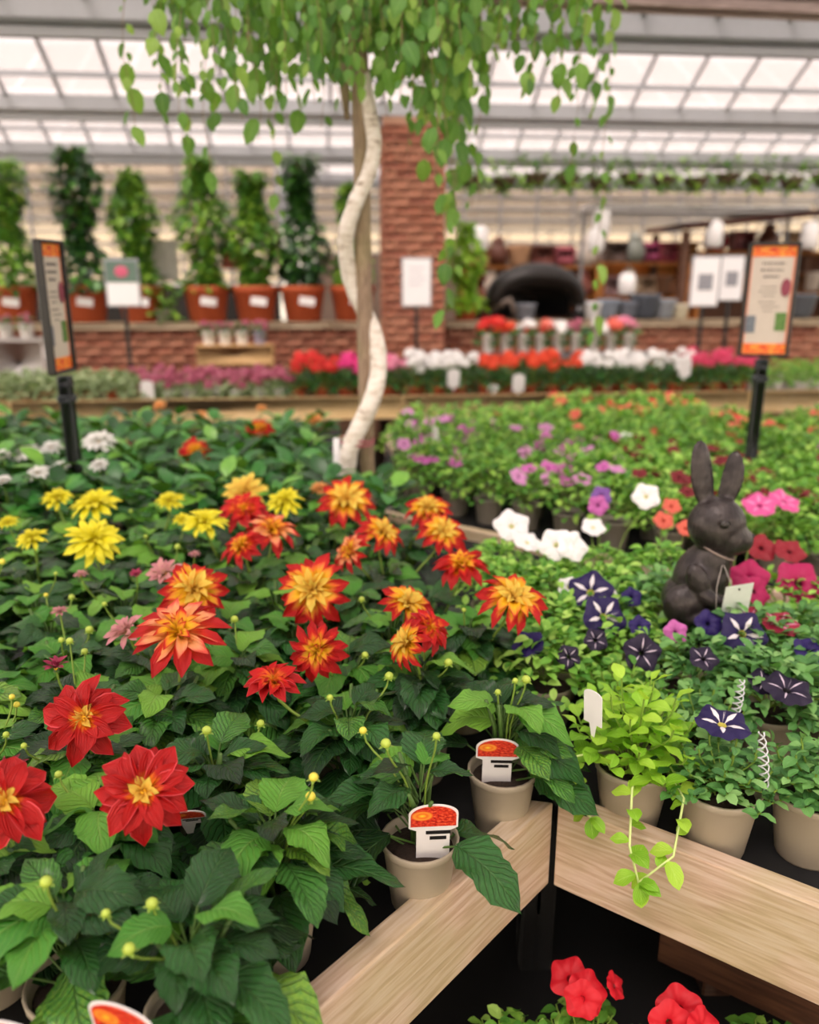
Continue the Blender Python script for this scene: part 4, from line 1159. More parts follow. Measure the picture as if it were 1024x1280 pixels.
# clear plastic hanging hooks
M_clear = plain('#c9cdd2', .15, var=.2)
def hook(u0, v0, D0, u1, v1, D1, label):
    a = at(u0, v0, D0); b_ = at(u1, v1, D1); t = thing('pot_hanger', label, 'plastic hanger', b_)
    n = 26; s = MB(); d = (a-b_); s1 = []; s2 = []
    for k in range(n+1):
        q = k/n; c = d*q; a1 = q*22; rr_ = .004+.004*math.sin(PI*q)
        s1.append(c+Vector((rr_*math.cos(a1), rr_*math.sin(a1), 0))); s2.append(c-Vector((rr_*math.cos(a1), rr_*math.sin(a1), 0)))
    link('strand', MB().tube(s1, .0014, 5).mesh('strand', M_clear), t); link('strand', MB().tube(s2, .0014, 5).mesh('strand', M_clear), t)
hook(952, 915, .66, 957, 988, .78, 'clear twisted plastic hanger between the two beige pots')
hook(928, 850, .66, 918, 900, .74, 'clear twisted plastic hanger behind the striped bloom')

# ================================================================== RABBIT
RB = Vector((.665, 1.70, H)); U = .00178
def rabbit():
    t = thing('rabbit_statue', 'dark bronze seated rabbit statue with upright ears and a white tag on a string', 'statue', RB)
    rm, nt, b, o = new_mat('dark_bronze')
    tc = N(nt, 'TexCoord').outputs['Object']; nz = noise_(nt, 40, 5, tc); fur = N(nt, 'Mapping'); nt.links.new(tc, fur.inputs[0]); fur.inputs['Scale'].default_value = (160, 160, 40)
    fn = noise_(nt, 1, 3, fur.outputs[0])
    nt.links.new(ramp(nt, nz, [(.3, '#262122'), (.5, '#332d2d'), (.75, '#4c4544')]), b.inputs['Base Color']); b.inputs['Roughness'].default_value = .34; b.inputs['Metallic'].default_value = .3
    bump(nt, b, math_(nt, 'ADD', fn, nz), .7, .003)
    z0 = .155
    def L(u, v, y=0): return at_y(u, v, RB.y+y)-RB
    mb = MB()
    def el(c, r, tilt=0, n=20, m=14, rz=0):
        M = Matrix.Translation(c) @ Matrix.Rotation(rz, 4, 'Z') @ Matrix.Rotation(tilt, 4, 'Y'); mb.ball((0, 0, 0), r, n, m, M)
    el(L(868, 748, .01), (.072, .075, .062))                 # hips
    el(L(876, 722, .005), (.060, .062, .078), .25)           # belly
    el(L(888, 700, 0), (.045, .050, .058), .2)               # chest
    el(L(893, 680, 0), (.040, .042, .045))                   # neck
    el(L(896, 656, -.005), (.062, .056, .062))               # skull
    el(L(908, 670, -.012), (.050, .048, .044), .3)            # cheek
    el(L(922, 674, -.018), (.034, .033, .030), .25)          # muzzle
    el(L(934, 673, -.022), (.013, .016, .014))               # nose
    el(L(855, 757, -.050), (.046, .030, .048), -.4)          # near thigh
    el(L(876, 772, -.065), (.050, .022, .017))               # near foot
    el(L(900, 772, .03), (.045, .02, .016))
    el(L(872, 728, -.055), (.024, .022, .045), -.35)         # upper arm
    el(L(886, 748, -.066), (.034, .017, .016), .5)           # forearm
    el(L(902, 752, -.066), (.016, .015, .012))               # paw
    el(L(908, 745, .02), (.03, .02, .018))
    el(L(842, 770, .05), (.022, .022, .022))                 # tail
    # ears: long, hollowed at the front
    def ear(base, tip, wd, yaw, bend):
        d = tip-base; n = 14; q = 12; ax = d.normalized(); side = Vector((math.cos(yaw), math.sin(yaw), 0)); side = (side-ax*side.dot(ax)).normalized(); fr = side.cross(ax)
        V = []; F = []
        for i in range(n+1):
            s = i/n; ww = wd*(.45+.55*math.sin(PI/2*min(1, s/.45))) if s < .45 else wd*math.sqrt(max(0, 1-((s-.45)/.55)**2.4))
            ww = max(ww, .002); c = base + d*s + side*bend*math.sin(PI*s)
            for k in range(q):
                a = 2*PI*k/q; x = math.cos(a)*ww; y = math.sin(a)*ww*.42
                if math.sin(a) < 0: y += .75*ww*(1-(x/ww)**2)*.62
                V.append(c + side*x + fr*y*1)
        for i in range(n):
            for k in range(q): F.append((i*q+k, i*q+(k+1) % q, (i+1)*q+(k+1) % q, (i+1)*q+k))
        F.append(tuple(range(q))[::-1]); F.append(tuple(n*q+k for k in range(q)))
        mb.add(V, F)
    ear(L(884, 640, .005), L(874, 548, .02), .030, .35, -.004)
    ear(L(903, 636, .02), L(921, 562, .035), .025, -.6, .006)
    body = link('body', mb.mesh('body', rm), t)
    md = body.modifiers.new('r', 'REMESH'); md.mode = 'VOXEL'; md.voxel_size = .0034; md.use_smooth_shade = True
    sm = body.modifiers.new('s', 'SMOOTH'); sm.factor = .6; sm.iterations = 5
    # eye: socket rim, ball
    ec = L(906, 656, -.0585)
    e = MB(); e.ball(ec, (.010, .007, .0095), 14, 10); link('eye', e.mesh('eye', plain('#2a2624', .2)), t)
    rim = MB(); rim.tube([ec+Vector((.0125*math.cos(a), -.002+.004*abs(math.cos(a)), .0095*math.sin(a))) for a in [PI*k/9 - .15 for k in range(10)]], .0022, 6); link('eyelid', rim.mesh('eyelid', rm), t)
    rim2 = MB(); rim2.tube([ec+Vector((.0125*math.cos(a), -.002+.004*abs(math.cos(a)), -.0085*math.sin(a))) for a in [PI*k/9 for k in range(10)]], .0016, 6); link('eyelid', rim2.mesh('eyelid', rm), t)
    no = MB(); no.ball(L(940, 670, -.026), (.006, .008, .005), 10, 6); link('nose', no.mesh('nose', M_black), t)
    mo = MB(); mo.tube([L(937, 679, -.036), L(926, 684, -.043), L(914, 683, -.050)], .0013, 5); link('mouth', mo.mesh('mouth', M_black), t)
    # plinth under the statue
    pl = MB(); pl.lathe([(.001, 0), (.088, 0), (.09, .006), (.088, z0-.02), (.08, z0-.004), (.001, z0)], 28, lobes=2, lobe=.06); link('plinth', pl.mesh('plinth', rm), t)
    # cord
    cd = MB(); pts = []
    for k in range(17):
        a = 2*PI*k/16; pts.append(L(892, 688, 0)+Vector((.044*math.cos(a), .047*math.sin(a)-.001, .008-.020*math.cos(a)-.006*math.sin(-a))))
    cd.tube(pts, .0024, 6, False)
    link('cord', cd.mesh('cord', plain('#8a7a72', .8)), t)
    s = MB(); s.tube([L(905, 706, -.052), L(911, 722, -.075), L(918, 740, -.088)], .0009, 5); s.tube([L(903, 706, -.052), L(896, 735, -.085), L(895, 770, -.09)], .0009, 5); link('string', s.mesh('string', plain('#a8a09a', .8)), t)
    tg = thing('swing_tag', 'white swing tag hanging from the rabbit statue', 'tag', RB+L(921, 752, -.09))
    R = Matrix.Rotation(.12, 4, 'Z') @ Matrix.Rotation(.15, 4, 'X')
    w, h = .030, .038
    P = [(-w, .010+h-.012), (-w, -h-.008), (w, -h+.003), (w, h+.006)]
    V = [R @ Vector((x, 0, z)) for x, z in P] + [R @ Vector((x, .0012, z)) for x, z in P]
    link('card', MB().add(V, [(0, 1, 2, 3), (7, 6, 5, 4), (0, 4, 5, 1), (1, 5, 6, 2), (2, 6, 7, 3), (3, 7, 4, 0)]).mesh('card', plain('#d3dcd4', .4, var=.1, nscale=50), False), tg)
    ho = MB(); ho.tube([R @ Vector((0, -.0016, .030)), R @ Vector((0, -.0002, .030))], .0022, 10); link('eyelet', ho.mesh('eyelet', M_blackm), tg)
rabbit()

# ================================================================== SIGNS ON POLES
m, nt, b, o = new_mat('poster_band')
uvn = N(nt, 'UVMap'); nz = noise_(nt, 5, 3, uvn.outputs[0])
nt.links.new(ramp(nt, nz, [(.3, '#c8321c'), (.45, '#e8521c'), (.58, '#f3a43a'), (.72, '#e87040')]), b.inputs['Base Color']); M_band = m
m, nt, b, o = new_mat('poster_photo'); uvn = N(nt, 'UVMap'); nz = noise_(nt, 9, 3, uvn.outputs[0])
nt.links.new(ramp(nt, nz, [(.3, '#2c4c24'), (.5, '#4f7c34'), (.7, '#88a85c')]), b.inputs['Base Color']); M_photo = m
m, nt, b, o = new_mat('poster_photo_grey'); uvn = N(nt, 'UVMap'); nz = noise_(nt, 9, 3, uvn.outputs[0])
nt.links.new(ramp(nt, nz, [(.3, '#3c4658'), (.5, '#68707c'), (.7, '#8c96a0')]), b.inputs['Base Color']); M_photog = m
def rect(mb, x0, x1, z0, z1, y0=-.001, y1=0, mi=0):
    V = [Vector(p) for p in ((x0, y0, z0), (x1, y0, z0), (x1, y0, z1), (x0, y0, z1), (x0, y1, z0), (x1, y1, z0), (x1, y1, z1), (x0, y1, z1))]
    mb.add(V, [(0, 1, 2, 3), (7, 6, 5, 4), (0, 4, 5, 1), (1, 5, 6, 2), (2, 6, 7, 3), (3, 7, 4, 0)], [(0, 0), (1, 0), (1, 1), (0, 1)]*2, mi); return mb
def pole_sign(base, ztop, w, h, yaw, lean, label, pole_r=.011):
    t = thing('poster_sign', label, 'sign', base, rz=0)
    zb = ztop-h
    p = MB(); p.box((0, 0, (zb-base[2]-.05)/2), (.040, .034, zb-base[2]-.05+.06), bev=.003); link('pole', p.mesh('pole', plain('#2e3236', .5)), t)
    c = MB(); c.box((0, 0, zb-base[2]-.03), (.045, .035, .04), bev=.006); c.box((0, 0, zb-base[2]-.085), (.055, .045, .03), bev=.008); link('clamp', c.mesh('clamp', plain('#3c4046', .4)), t)
    R = Matrix.Translation((0, 0, zb-base[2])) @ Matrix.Rotation(math.radians(yaw), 4, 'Z') @ Matrix.Rotation(math.radians(lean), 4, 'X')
    fr = MB(); b_ = .011
    fr.box((0, .012, h/2), (w, .012, h), bev=.004)
    for (cx, cz, sx, sz) in ((0, b_/2, w, b_), (0, h-b_/2, w, b_), (-w/2+b_/2, h/2, b_, h), (w/2-b_/2, h/2, b_, h)): fr.box((cx, 0, cz), (sx, .022, sz), bev=.003)
    f = link('frame', fr.mesh('frame', M_black, False), t, R)
    sh = rect(MB(), -w/2+b_, w/2-b_, b_, h-b_, .003, .006); link('poster', sh.mesh('poster', plain('#c9beb4', .6, var=.05), False), t, R)
    W2 = w/2-b_; hh = h-2*b_
    bd_ = MB(); rect(bd_, -W2, W2, b_+hh*.90, b_+hh, .0015, .003); link('poster_band', bd_.mesh('poster_band', M_band, False), t, R); bd_ = rect(MB(), -W2, W2, b_, b_+hh*.10, .0015, .003); link('poster_band', bd_.mesh('poster_band', M_band, False), t, R)
    side = MB(); rect(side, -W2, -W2+.008, b_+hh*.1, b_+hh*.9, .0018, .003); rect(side, W2-.008, W2, b_+hh*.1, b_+hh*.9, .0018, .003); link('poster_edge', side.mesh('poster_edge', plain('#e3987f', .6), False), t, R)
    g = MB(); rect(g, -W2+.004, -W2+W2*.50, b_+hh*.20, b_+hh*.36, .001, .003); link('photo', g.mesh('photo', M_photog, False), t, R)
    g = MB(); rect(g, W2*.38, W2-.01, b_+hh*.22, b_+hh*.39, .001, .003); link('photo', g.mesh('photo', M_photo, False), t, R)
    ci = MB(); ci.lathe([(.0001, 0), (.022, 0), (.022, .002), (.0001, .002)], 24, Matrix.Translation((W2*.68, .0005, b_+hh*.62)) @ Matrix.Rotation(PI/2, 4, 'X') @ Matrix.Diagonal((.8, 1.5, 1, 1))); link('badge', ci.mesh('badge', plain('#8c3c50', .6), False), t, R)
    tx = MB(); r = random.Random(4)
    for (zz, x0, x1, th) in ((.83, -.45, .55, .014), (.77, -.5, .5, .014), (.71, -.35, .35, .014), (.62, -.4, .25, .006), (.58, -.5, .3, .006), (.54, -.3, .2, .006), (.48, -.45, .3, .006), (.44, -.3, .5, .006), (.40, -.2, .2, .006)):
        x = x0*W2
        while x < x1*W2:
            l = r.uniform(.004, .014); rect(tx, x, min(x+l, x1*W2), b_+hh*zz, b_+hh*zz+th*.6, .0012, .003); x += l+.004
    link('print', tx.mesh('print', plain('#77706e', .6), False), t, R)
pL = at(96, 640, .85); pL = at_y(95, 615, 2.69); pR = at_y(936, 575, 3.2)
topL = at_y(60, 300, 2.72).z; topR = at_y(973, 303, 3.22).z
cL = at_y(80, 466, 2.7)
pole_sign((cL.x, 2.70, H), topL, .17, topL-at_y(76, 466, 2.7).z, 89, 0, 'black framed poster sign on a pole at the left, seen almost edge-on')
cR = at_y(950, 446, 3.22)
pole_sign((cR.x+.01, 3.22, H), topR, .185, topR-at_y(955, 446, 3.22).z, -8, 0, 'black framed poster sign on a pole at the right, orange bands and a round badge')

# ================================================================== WEEPING TREE
TB = Vector((-.175, 2.85, 0))
def weeping_tree():
    t = thing('weeping_tree', 'small weeping tree with twisted white trunk and hanging green leaves', 'tree', TB)
    y = TB.y
    def A(u, v, dy=0): return at_y(u, v, y+dy)-TB
    link('pot', pot_mesh(.13, .10, .26, plain('#2b2b2d', .5)), t, (0, 0, 0))
    bark, nt, b, o = new_mat('white_bark')
    tc = N(nt, 'TexCoord').outputs['Object']; mp = N(nt, 'Mapping'); nt.links.new(tc, mp.inputs[0]); mp.inputs['Scale'].default_value = (20, 20, 60)
    nz = noise_(nt, 1, 5, mp.outputs[0], .7)
    nt.links.new(ramp(nt, nz, [(.3, '#8a7a6c'), (.4, '#cfc4b8'), (.55, '#e6dfd8'), (.8, '#f2eeea')]), b.inputs['Base Color']); b.inputs['Roughness'].default_value = .75
    bump(nt, b, nz, .6, .006)
    # twisted trunk: in front of, then behind, then in front of the stake
    ctl = [(430, 640, -.03), (432, 600, -.035), (437, 562, -.04), (452, 528, -.04), (467, 495, -.03), (473, 462, 0), (470, 425, .02), (456, 390, .035), (440, 355, .03), (433, 318, .0), (434, 285, -.03), (447, 248, -.045), (462, 215, -.04), (468, 180, -.02), (463, 145, .0), (455, 100, .02), (448, 60, .02), (446, 10, .02)]
    P = [A(*c) for c in ctl]; out = []
    for i in range(len(P)-1):
        a = P[max(i-1, 0)]; b0 = P[i]; c = P[i+1]; d = P[min(i+2, len(P)-1)]
        for k in range(5):
            s = k/5; out.append(.5*((2*b0)+(-a+c)*s+(2*a-5*b0+4*c-d)*s*s+(-a+3*b0-3*c+d)*s**3))
    out.append(P[-1])
    n = len(out); R = [.033-.012*(i/n) for i in range(n)]
    link('trunk', MB().tube([Vector((0, 0, .22))] + out, [.034]+R, 16, rough=.12).mesh('trunk', bark), t)
    # old stump beside the trunk top
    stp = [A(430, 110, .02), A(433, 85, .01), A(437, 60, 0), A(438, 40, 0), A(441, 24, 0)]
    link('broken_branch', MB().tube([A(434, 150, .02)]+stp, [.008, .016, .022, .024, .022, .012], 9, rough=.5).mesh('broken_branch', M_stake), t)
    # shoots and hanging leaves
    r = random.Random(21); top = A(446, -20)
    strands = [(165, 160, 0), (205, 145, .1), (196, 70, -.2), (225, 105, -.3), (232, 180, .1), (243, 300, .2), (262, 230, 0), (272, 150, .25), (300, 150, -.2), (325, 175, -.1), (335, 160, .1), (350, 335, .25), (345, 130, .0), (360, 120, -.2),
               (375, 150, .15), (390, 130, -.1), (405, 160, .1), (318, 110, .1), (285, 95, -.1), (250, 60, .2), (425, 140, .2), (400, 100, -.25), (480, 110, -.2), (500, 130, -.25), (515, 160, .1), (530, 200, -.1), (545, 215, -.25), (540, 175, .15),
               (556, 400, -.15), (566, 255, 0), (575, 180, .2), (587, 260, .15), (590, 120, -.2), (605, 110, .1), (600, 60, -.1), (560, 120, .1), (520, 90, .1), (640, 75, .1), (655, 120, -.15), (665, 50, 0), (690, 100, .2), (700, 130, .0), (722, 105, -.1), (716, 210, .2), (740, 150, .15), (742, 430, .3), (720, 60, -.1), (548, 265, -.05), (560, 300, .1), (572, 235, -.1), (597, 245, .05), (538, 150, .1), (582, 150, -.05), (568, 335, .05), (512, 190, .1), (525, 120, .2),
               (455, 60, -.25), (470, 90, .15), (490, 60, .25), (440, 50, -.2), (420, 70, -.15), (380, 70, .2), (340, 60, -.15), (310, 60, .2), (220, 50, 0), (485, 150, .0), (505, 75, -.3), (550, 60, -.3), (575, 75, -.3), (615, 90, .25), (580, 45, .1), (365, 55, 0), (395, 60, .1), (280, 50, .0), (265, 80, -.25), (530, 60, .1), (415, 40, .1), (460, 30, -.1), (330, 90, .2), (495, 30, .1)]
    lm = [t_mesh(leaf_t(7, 4, .62+.06*k, .15, .1+.15*k, .05, .38, .12, seed=k), M_tree) for k in range(3)]
    T_t = leaf_t(4, 2, .64, .15, .2, 0, .38)
    nleaf = 0; tw = MB(); extra = MB(); cand = []
    for si, (u, v, dy) in enumerate(strands):
        tip = A(u, v, dy); hx = tip.x-top.x; rad = math.hypot(hx, tip.y-top.y)
        ztop = top.z + .12 + .28*r.random() - rad*.1
        hang = Vector((tip.x + r.uniform(-.02, .02), tip.y, max(ztop, tip.z+.15)))
        # branch arching out of the head, then straight down
        arch = [top, top.lerp(hang, .4)+Vector((0, 0, .16)), hang+Vector((-hx*.08, 0, .05)), hang]
        dn = []
        nk = max(3, int((hang.z-tip.z)/.09))
        for k in range(1, nk+1): dn.append(hang.lerp(tip, k/nk) + Vector((.010*math.sin(k*1.7+si), .01*math.cos(k*1.3+si), 0)))
        pts = arch+dn
        tw.tube(pts, [max(.0012, .006-.0011*k) for k in range(len(pts))], 5, False)
        L_ = hang.z-tip.z; s = 0; k = 0
        while s < L_:
            q = s/L_; Pp = hang.lerp(tip, q); side = Vector((math.cos(k*2.6+si), math.sin(k*2.6+si)*.8, 0))
            uu, vv, dd = proj(Pp+TB)
            sz = r.uniform(.028, .085)*(.7 if r.random() < .4 else 1)
            d = (side*r.uniform(.25, .8)+Vector((0, 0, -1))).normalized()
            Mx = frame(Pp+side*.006, d, side*.6+Vector((r.uniform(-.8, .8), -1, .3)), sz)
            cand.append((vv > -70, sz/dd, Mx)); k += 1; s += r.uniform(.026, .05) if vv < 110 else r.uniform(.045, .085)
        
    cand.sort(key=lambda c: (-c[0], -c[1]))
    for k, (_, _, Mx) in enumerate(cand):
        if k < 300: link('leaf', lm[k % 3], t, Mx)
        else: extra.inst(T_t, Mx)
    # catkin-like thin twigs that fill the crown
    for k in range(190):
        u = r.gauss(470, 90); v = r.uniform(-20, 70); P0 = A(u, v-70, r.uniform(-.3, .3)); P1 = P0+Vector((r.uniform(-.02, .02), 0, -r.uniform(.12, .3)))
        tw.tube([P0, P0.lerp(P1, .5)+Vector((.006, 0, 0)), P1], .0011, 4, False)
        for j in range(7): extra.inst(T_t, frame(P0.lerp(P1, j/7), Vector((r.uniform(-.6, .6), r.uniform(-.6, .6), -1)), Vector((r.uniform(-1, 1), -1, .3)), r.uniform(.02, .055)))
    link('twigs', tw.mesh('twigs', M_twig), t, stuff=True)
    link('small_leaves', extra.mesh('small_leaves', M_tree), t, stuff=True)
    print('tree leaves', len(cand))
    st = thing('tree_stake', 'weathered square wooden stake standing behind the twisted white trunk', 'stake', (TB.x, TB.y, 0))
    sb = A(461, 640, .02); s1 = A(449, 45, .02)
    ax = s1-sb; Lg = ax.length
    sm = MB(); n = 24; V = []; F = []
    for i in range(n+1):
        for k in range(8):
            a = 2*PI*(k+.5)/8; rr_ = .030*(1+.12*mnoise.noise(Vector((i*.35, k*2.0, 1))))*(1 if k % 2 else .92)
            V.append(sb + Vector((0, 0, -.35)) + (ax+Vector((0, 0, .35)))*(i/n) + Vector((rr_*math.cos(a)*1.0, rr_*math.sin(a), 0)))
    for i in range(n):
        for k in range(8): F.append((i*8+k, i*8+(k+1) % 8, (i+1)*8+(k+1) % 8, (i+1)*8+k))
    F.append(tuple(n*8+k for k in range(8)))
    link('post', sm.add(V, F).mesh('post', M_stake, True), st)
    tie = MB(); c0 = A(445, 549, -.01)
    tie.tube([c0+Vector((.062*math.cos(a), .055*math.sin(a), .004*math.sin(3*a))) for a in [2*PI*k/16 for k in range(17)]], .0035, 5, False)
    tie.tube([c0+Vector((.062*math.cos(a), .055*math.sin(a), -.012+.004*math.sin(2*a))) for a in [2*PI*k/16 for k in range(17)]], .0035, 5, False)
    o = link('plant_tie', tie.mesh('plant_tie', plain('#b0646c', .6)), None, TB); tag(o, 'pinkish tie bound round the trunk and stake', 'tie')
    sl_ = MB(); a = A(421, 548, -.05); b2 = A(421, 640, -.05)
    sl_.tube([b2, a.lerp(b2, .5), a], .012, 12); o = link('trunk_sleeve', sl_.mesh('trunk_sleeve', plain('#d8d8da', .4)), None, TB); tag(o, 'short white tube beside the foot of the twisted trunk', 'tube')
weeping_tree()

# ================================================================== BACKGROUND, in the building's frame
def bthing(name, label, cat, xb, yb, z, group=None, rz=0): return thing(name, label, cat, B(xb, yb, z), group, rz=BA+rz)
def foliage_col(w_, h, n, mat, seed, leaf=(.05, .09), taper=.35):
    r = random.Random(seed); m = MB()
    for k in range(n):
        q = r.random(); rad = w_*(1-taper*q)*math.sqrt(r.random())*(.75+.4*math.sin(q*9+seed)); az = r.random()*6.28
        m.inst(T_far[k % 3], frame((rad*math.cos(az), rad*math.sin(az), h*q), sph(az+r.uniform(-1, 1), r.uniform(-.9, .5)), Vector((r.uniform(-.4, .4), -.3, 1)), r.uniform(*leaf)))
    return m.mesh('foliage', mat)
POT_T = pot_mesh(.225, .165, .34, M_terra, lip=.06, n=24)
climb = [(18, 200, M_ivy, 'leftmost climber in a terracotta pot, cut by the picture edge'), (108, 185, M_ivyd, 'tall dark leaved climber in the second terracotta pot'), (176, 215, M_ivy, 'yellow green climber in the terracotta pot behind the small sign'),
         (259, 195, M_ivy, 'full green climber in the middle terracotta pot'), (320, 215, M_ivy, 'slender light green climber in a terracotta pot'), (379, 195, M_ivyd, 'narrow dark climber in a terracotta pot left of the trunk'), (441, 230, M_ivy, 'climber in the terracotta pot partly behind the trunk')]
for k, (u, vt, mat, lab) in enumerate(climb):
    x, _ = hit(u, 380, 8.42); _, zt = hit(u, vt, 8.42)
    t = bthing('potted_climber', lab, 'plant', x, 8.42, WT, 'climbers in terracotta pots on the brick wall')
    link('pot', POT_T, t)
    hh = zt-WT-.3
    link('foliage', foliage_col(.32 if k in (1, 3, 0) else (.15 if k == 6 else .28), hh, 1200, mat, k, (.07, .13), .5), t, (0, 0, .3), stuff=True)
    link('cane', MB().tube([(0, 0, .3), (.01, 0, hh*.5), (0, 0, hh+.3)], .01, 6).mesh('cane', M_twig), t)
    st = MB(); st.box((.02, -.212, .2), (.15, .008, .075), Matrix.Rotation(.12, 4, 'Y')); link('sticker', st.mesh('sticker', M_white, False), t)
# low green bush between pots, conifer by the pillar
x, _ = hit(205, 395, 8.3)
t = bthing('green_shrub', 'small bright green shrub between the terracotta pots', 'plant', x, 8.35, WT); link('foliage', foliage_col(.2, .3, 150, M_ivy, 31), t, stuff=True); link('pot', pot_mesh(.1, .08, .12, M_potg, n=12), t)
x, _ = hit(583, 380, 8.35); _, zt = hit(583, 285, 8.35)
t = bthing('conifer', 'bright yellow green columnar conifer right of the brick pillar', 'plant', x, 8.4, WT); link('pot', pot_mesh(.12, .1, .16, M_terra, n=14), t)
link('foliage', foliage_col(.25, zt-WT-.05, 1200, leaf_mat('conifer', [(0, '#5c8f1c'), (.5, '#86b82c'), (1, '#a8d040')], trans=.3), 40, (.04, .09), .55), t, (0, 0, .1), stuff=True)
# picture boards between the pots
for k, (u, v, w_, h_, c, lab) in enumerate([(203, 325, .30, .38, '#c9c6c0', 'blurred pale picture card between the climbers, second pot gap'), (291, 322, .22, .22, '#e0705c', 'blurred red picture card between the climbers'), (361, 330, .20, .30, '#a9bcc8', 'blurred bluish picture card left of the dark climber'), (200, 380, .12, .24, '#e8e8e6', 'small white card leaning between the pots')]):
    x, z = hit(u, v, 8.62); t = bthing('picture_card', lab, 'card', x, 8.62, WT)
    g = MB(); rect(g, -w_/2, w_/2, z-WT-h_/2, z-WT+h_/2, 0, .01); link('card', g.mesh('card', plain(c, .5, var=.3, nscale=12), False), t)
    link('stick', MB().box((0, .014, (z-WT)/2), (.012, .008, z-WT)).mesh('stick', M_blackm, False), t)

# paper signs on stands
def paper_sign(u, v, w_px, h_px, yb, label, zb=H, head=None, post=True):
    x, z = hit(u, v, yb); sc_ = proj(B(x, yb, z))[2]/1024; w_ = w_px*sc_; h_ = h_px*sc_*1.03
    t = bthing('paper_sign', label, 'sign', x, yb, zb)
    g = MB(); g.box((0, .012, z-zb), (w_+.03, .015, h_+.03), bev=.004); link('frame', g.mesh('frame', M_grey, False), t)
    g = MB(); rect(g, -w_/2, w_/2, z-zb-h_/2, z-zb+h_/2, 0, .006); link('sheet', g.mesh('sheet', M_paper, False), t)
    if head == 'green':
        g = MB(); rect(g, -w_/2, w_/2, z-zb+h_*.02, z-zb+h_/2, -.003, 0); link('header', g.mesh('header', plain('#5c7468', .6, var=.2, nscale=10), False), t)
        g = MB(); g.ball((0, -.004, z-zb+h_*.26), (w_*.22, .002, h_*.13), 12, 8); link('flower_print', g.mesh('flower_print', plain('#c85a78', .6)), t)
    if head == 'pic':
        g = MB(); rect(g, -w_*.28, w_*.28, z-zb-h_*.18, z-zb+h_*.16, -.003, 0); link('picture', g.mesh('picture', plain('#8a8c94', .6, var=.4, nscale=20), False), t)
    if head == 'text':
        g = MB()
        for k in range(4): rect(g, -w_*.3, w_*(.3-.1*(k % 2)), z-zb+h_*(.3-.12*k), z-zb+h_*(.33-.12*k), -.002, 0)
        link('print', g.mesh('print', plain('#c6c6d0', .6), False), t)
    if post: link('post', MB().box((0, .02, (z-zb-h_/2)/2), (.03, .02, z-zb-h_/2+.04)).mesh('post', M_blackm, False), t)
    return t
paper_sign(521, 353, 34, 54, 7.1, 'plain white paper sign on a dark stand before the brick pillar', head='text')
paper_sign(153, 354, 38, 52, 7.1, 'small sign with green head and pink flower over the brick wall, left', head='green')
paper_sign(882, 352, 34, 56, 7.3, 'white notice with grey picture on a post, right half', head='pic')
paper_sign(915, 348, 28, 50, 7.6, 'smaller white notice behind the one with grey picture', head='pic')

# dark round garden ornament on the wall
def ornament():
    x, z = hit(672, 365, 8.4); t = bthing('garden_ornament', 'large dark arched metal garden ornament standing on the brick wall', 'ornament', x, 8.42, WT)
    mat = plain('#1f1c1b', .4, metal=.3, var=.3, nscale=8, bumps=.6)
    m = MB()  # hollow arched shell: back rises from the left snout over to the right
    n = 22; q = 14
    V = []; F = []
    for i in range(n+1):
        s = i/n; a = PI*(1.02-1.04*s)
        cx = .43*math.cos(a); cz = .14+.30*max(0, math.sin(a))**.75
        wd = .20*(.55+.45*math.sin(PI*s))
        th = .065+.055*math.sin(PI*s)+.04*max(0, 1-s*3)
        for k in range(q):
            b_ = 2*PI*k/q; V.append(Vector((cx+th*math.cos(b_)*math.cos(a), wd*math.sin(b_), cz+th*math.cos(b_)*math.sin(a))))
    for i in range(n):
        for k in range(q): F.append((i*q+k, i*q+(k+1) % q, (i+1)*q+(k+1) % q, (i+1)*q+k))
    F.append(tuple(range(q))[::-1]); F.append(tuple(n*q+k for k in range(q)))
    m.add(V, F); link('shell', m.mesh('shell', mat), t)
    b_ = MB(); b_.box((0, .17, .2), (.80, .02, .36), bev=.01); link('back_plate', b_.mesh('back_plate', M_black), t)
    f = MB(); f.tube([(-.46, -.05, .12), (-.30, -.1, .20), (-.22, -.1, .04), (-.2, -.1, .0)], [.05, .04, .035, .03], 10); link('strut', f.mesh('strut', plain('#6c6058', .5, metal=.3)), t)
    for sx in (-.44, .43): link('foot', MB().box((sx, 0, .04), (.1, .2, .08), bev=.01).mesh('foot', mat), t)
ornament()

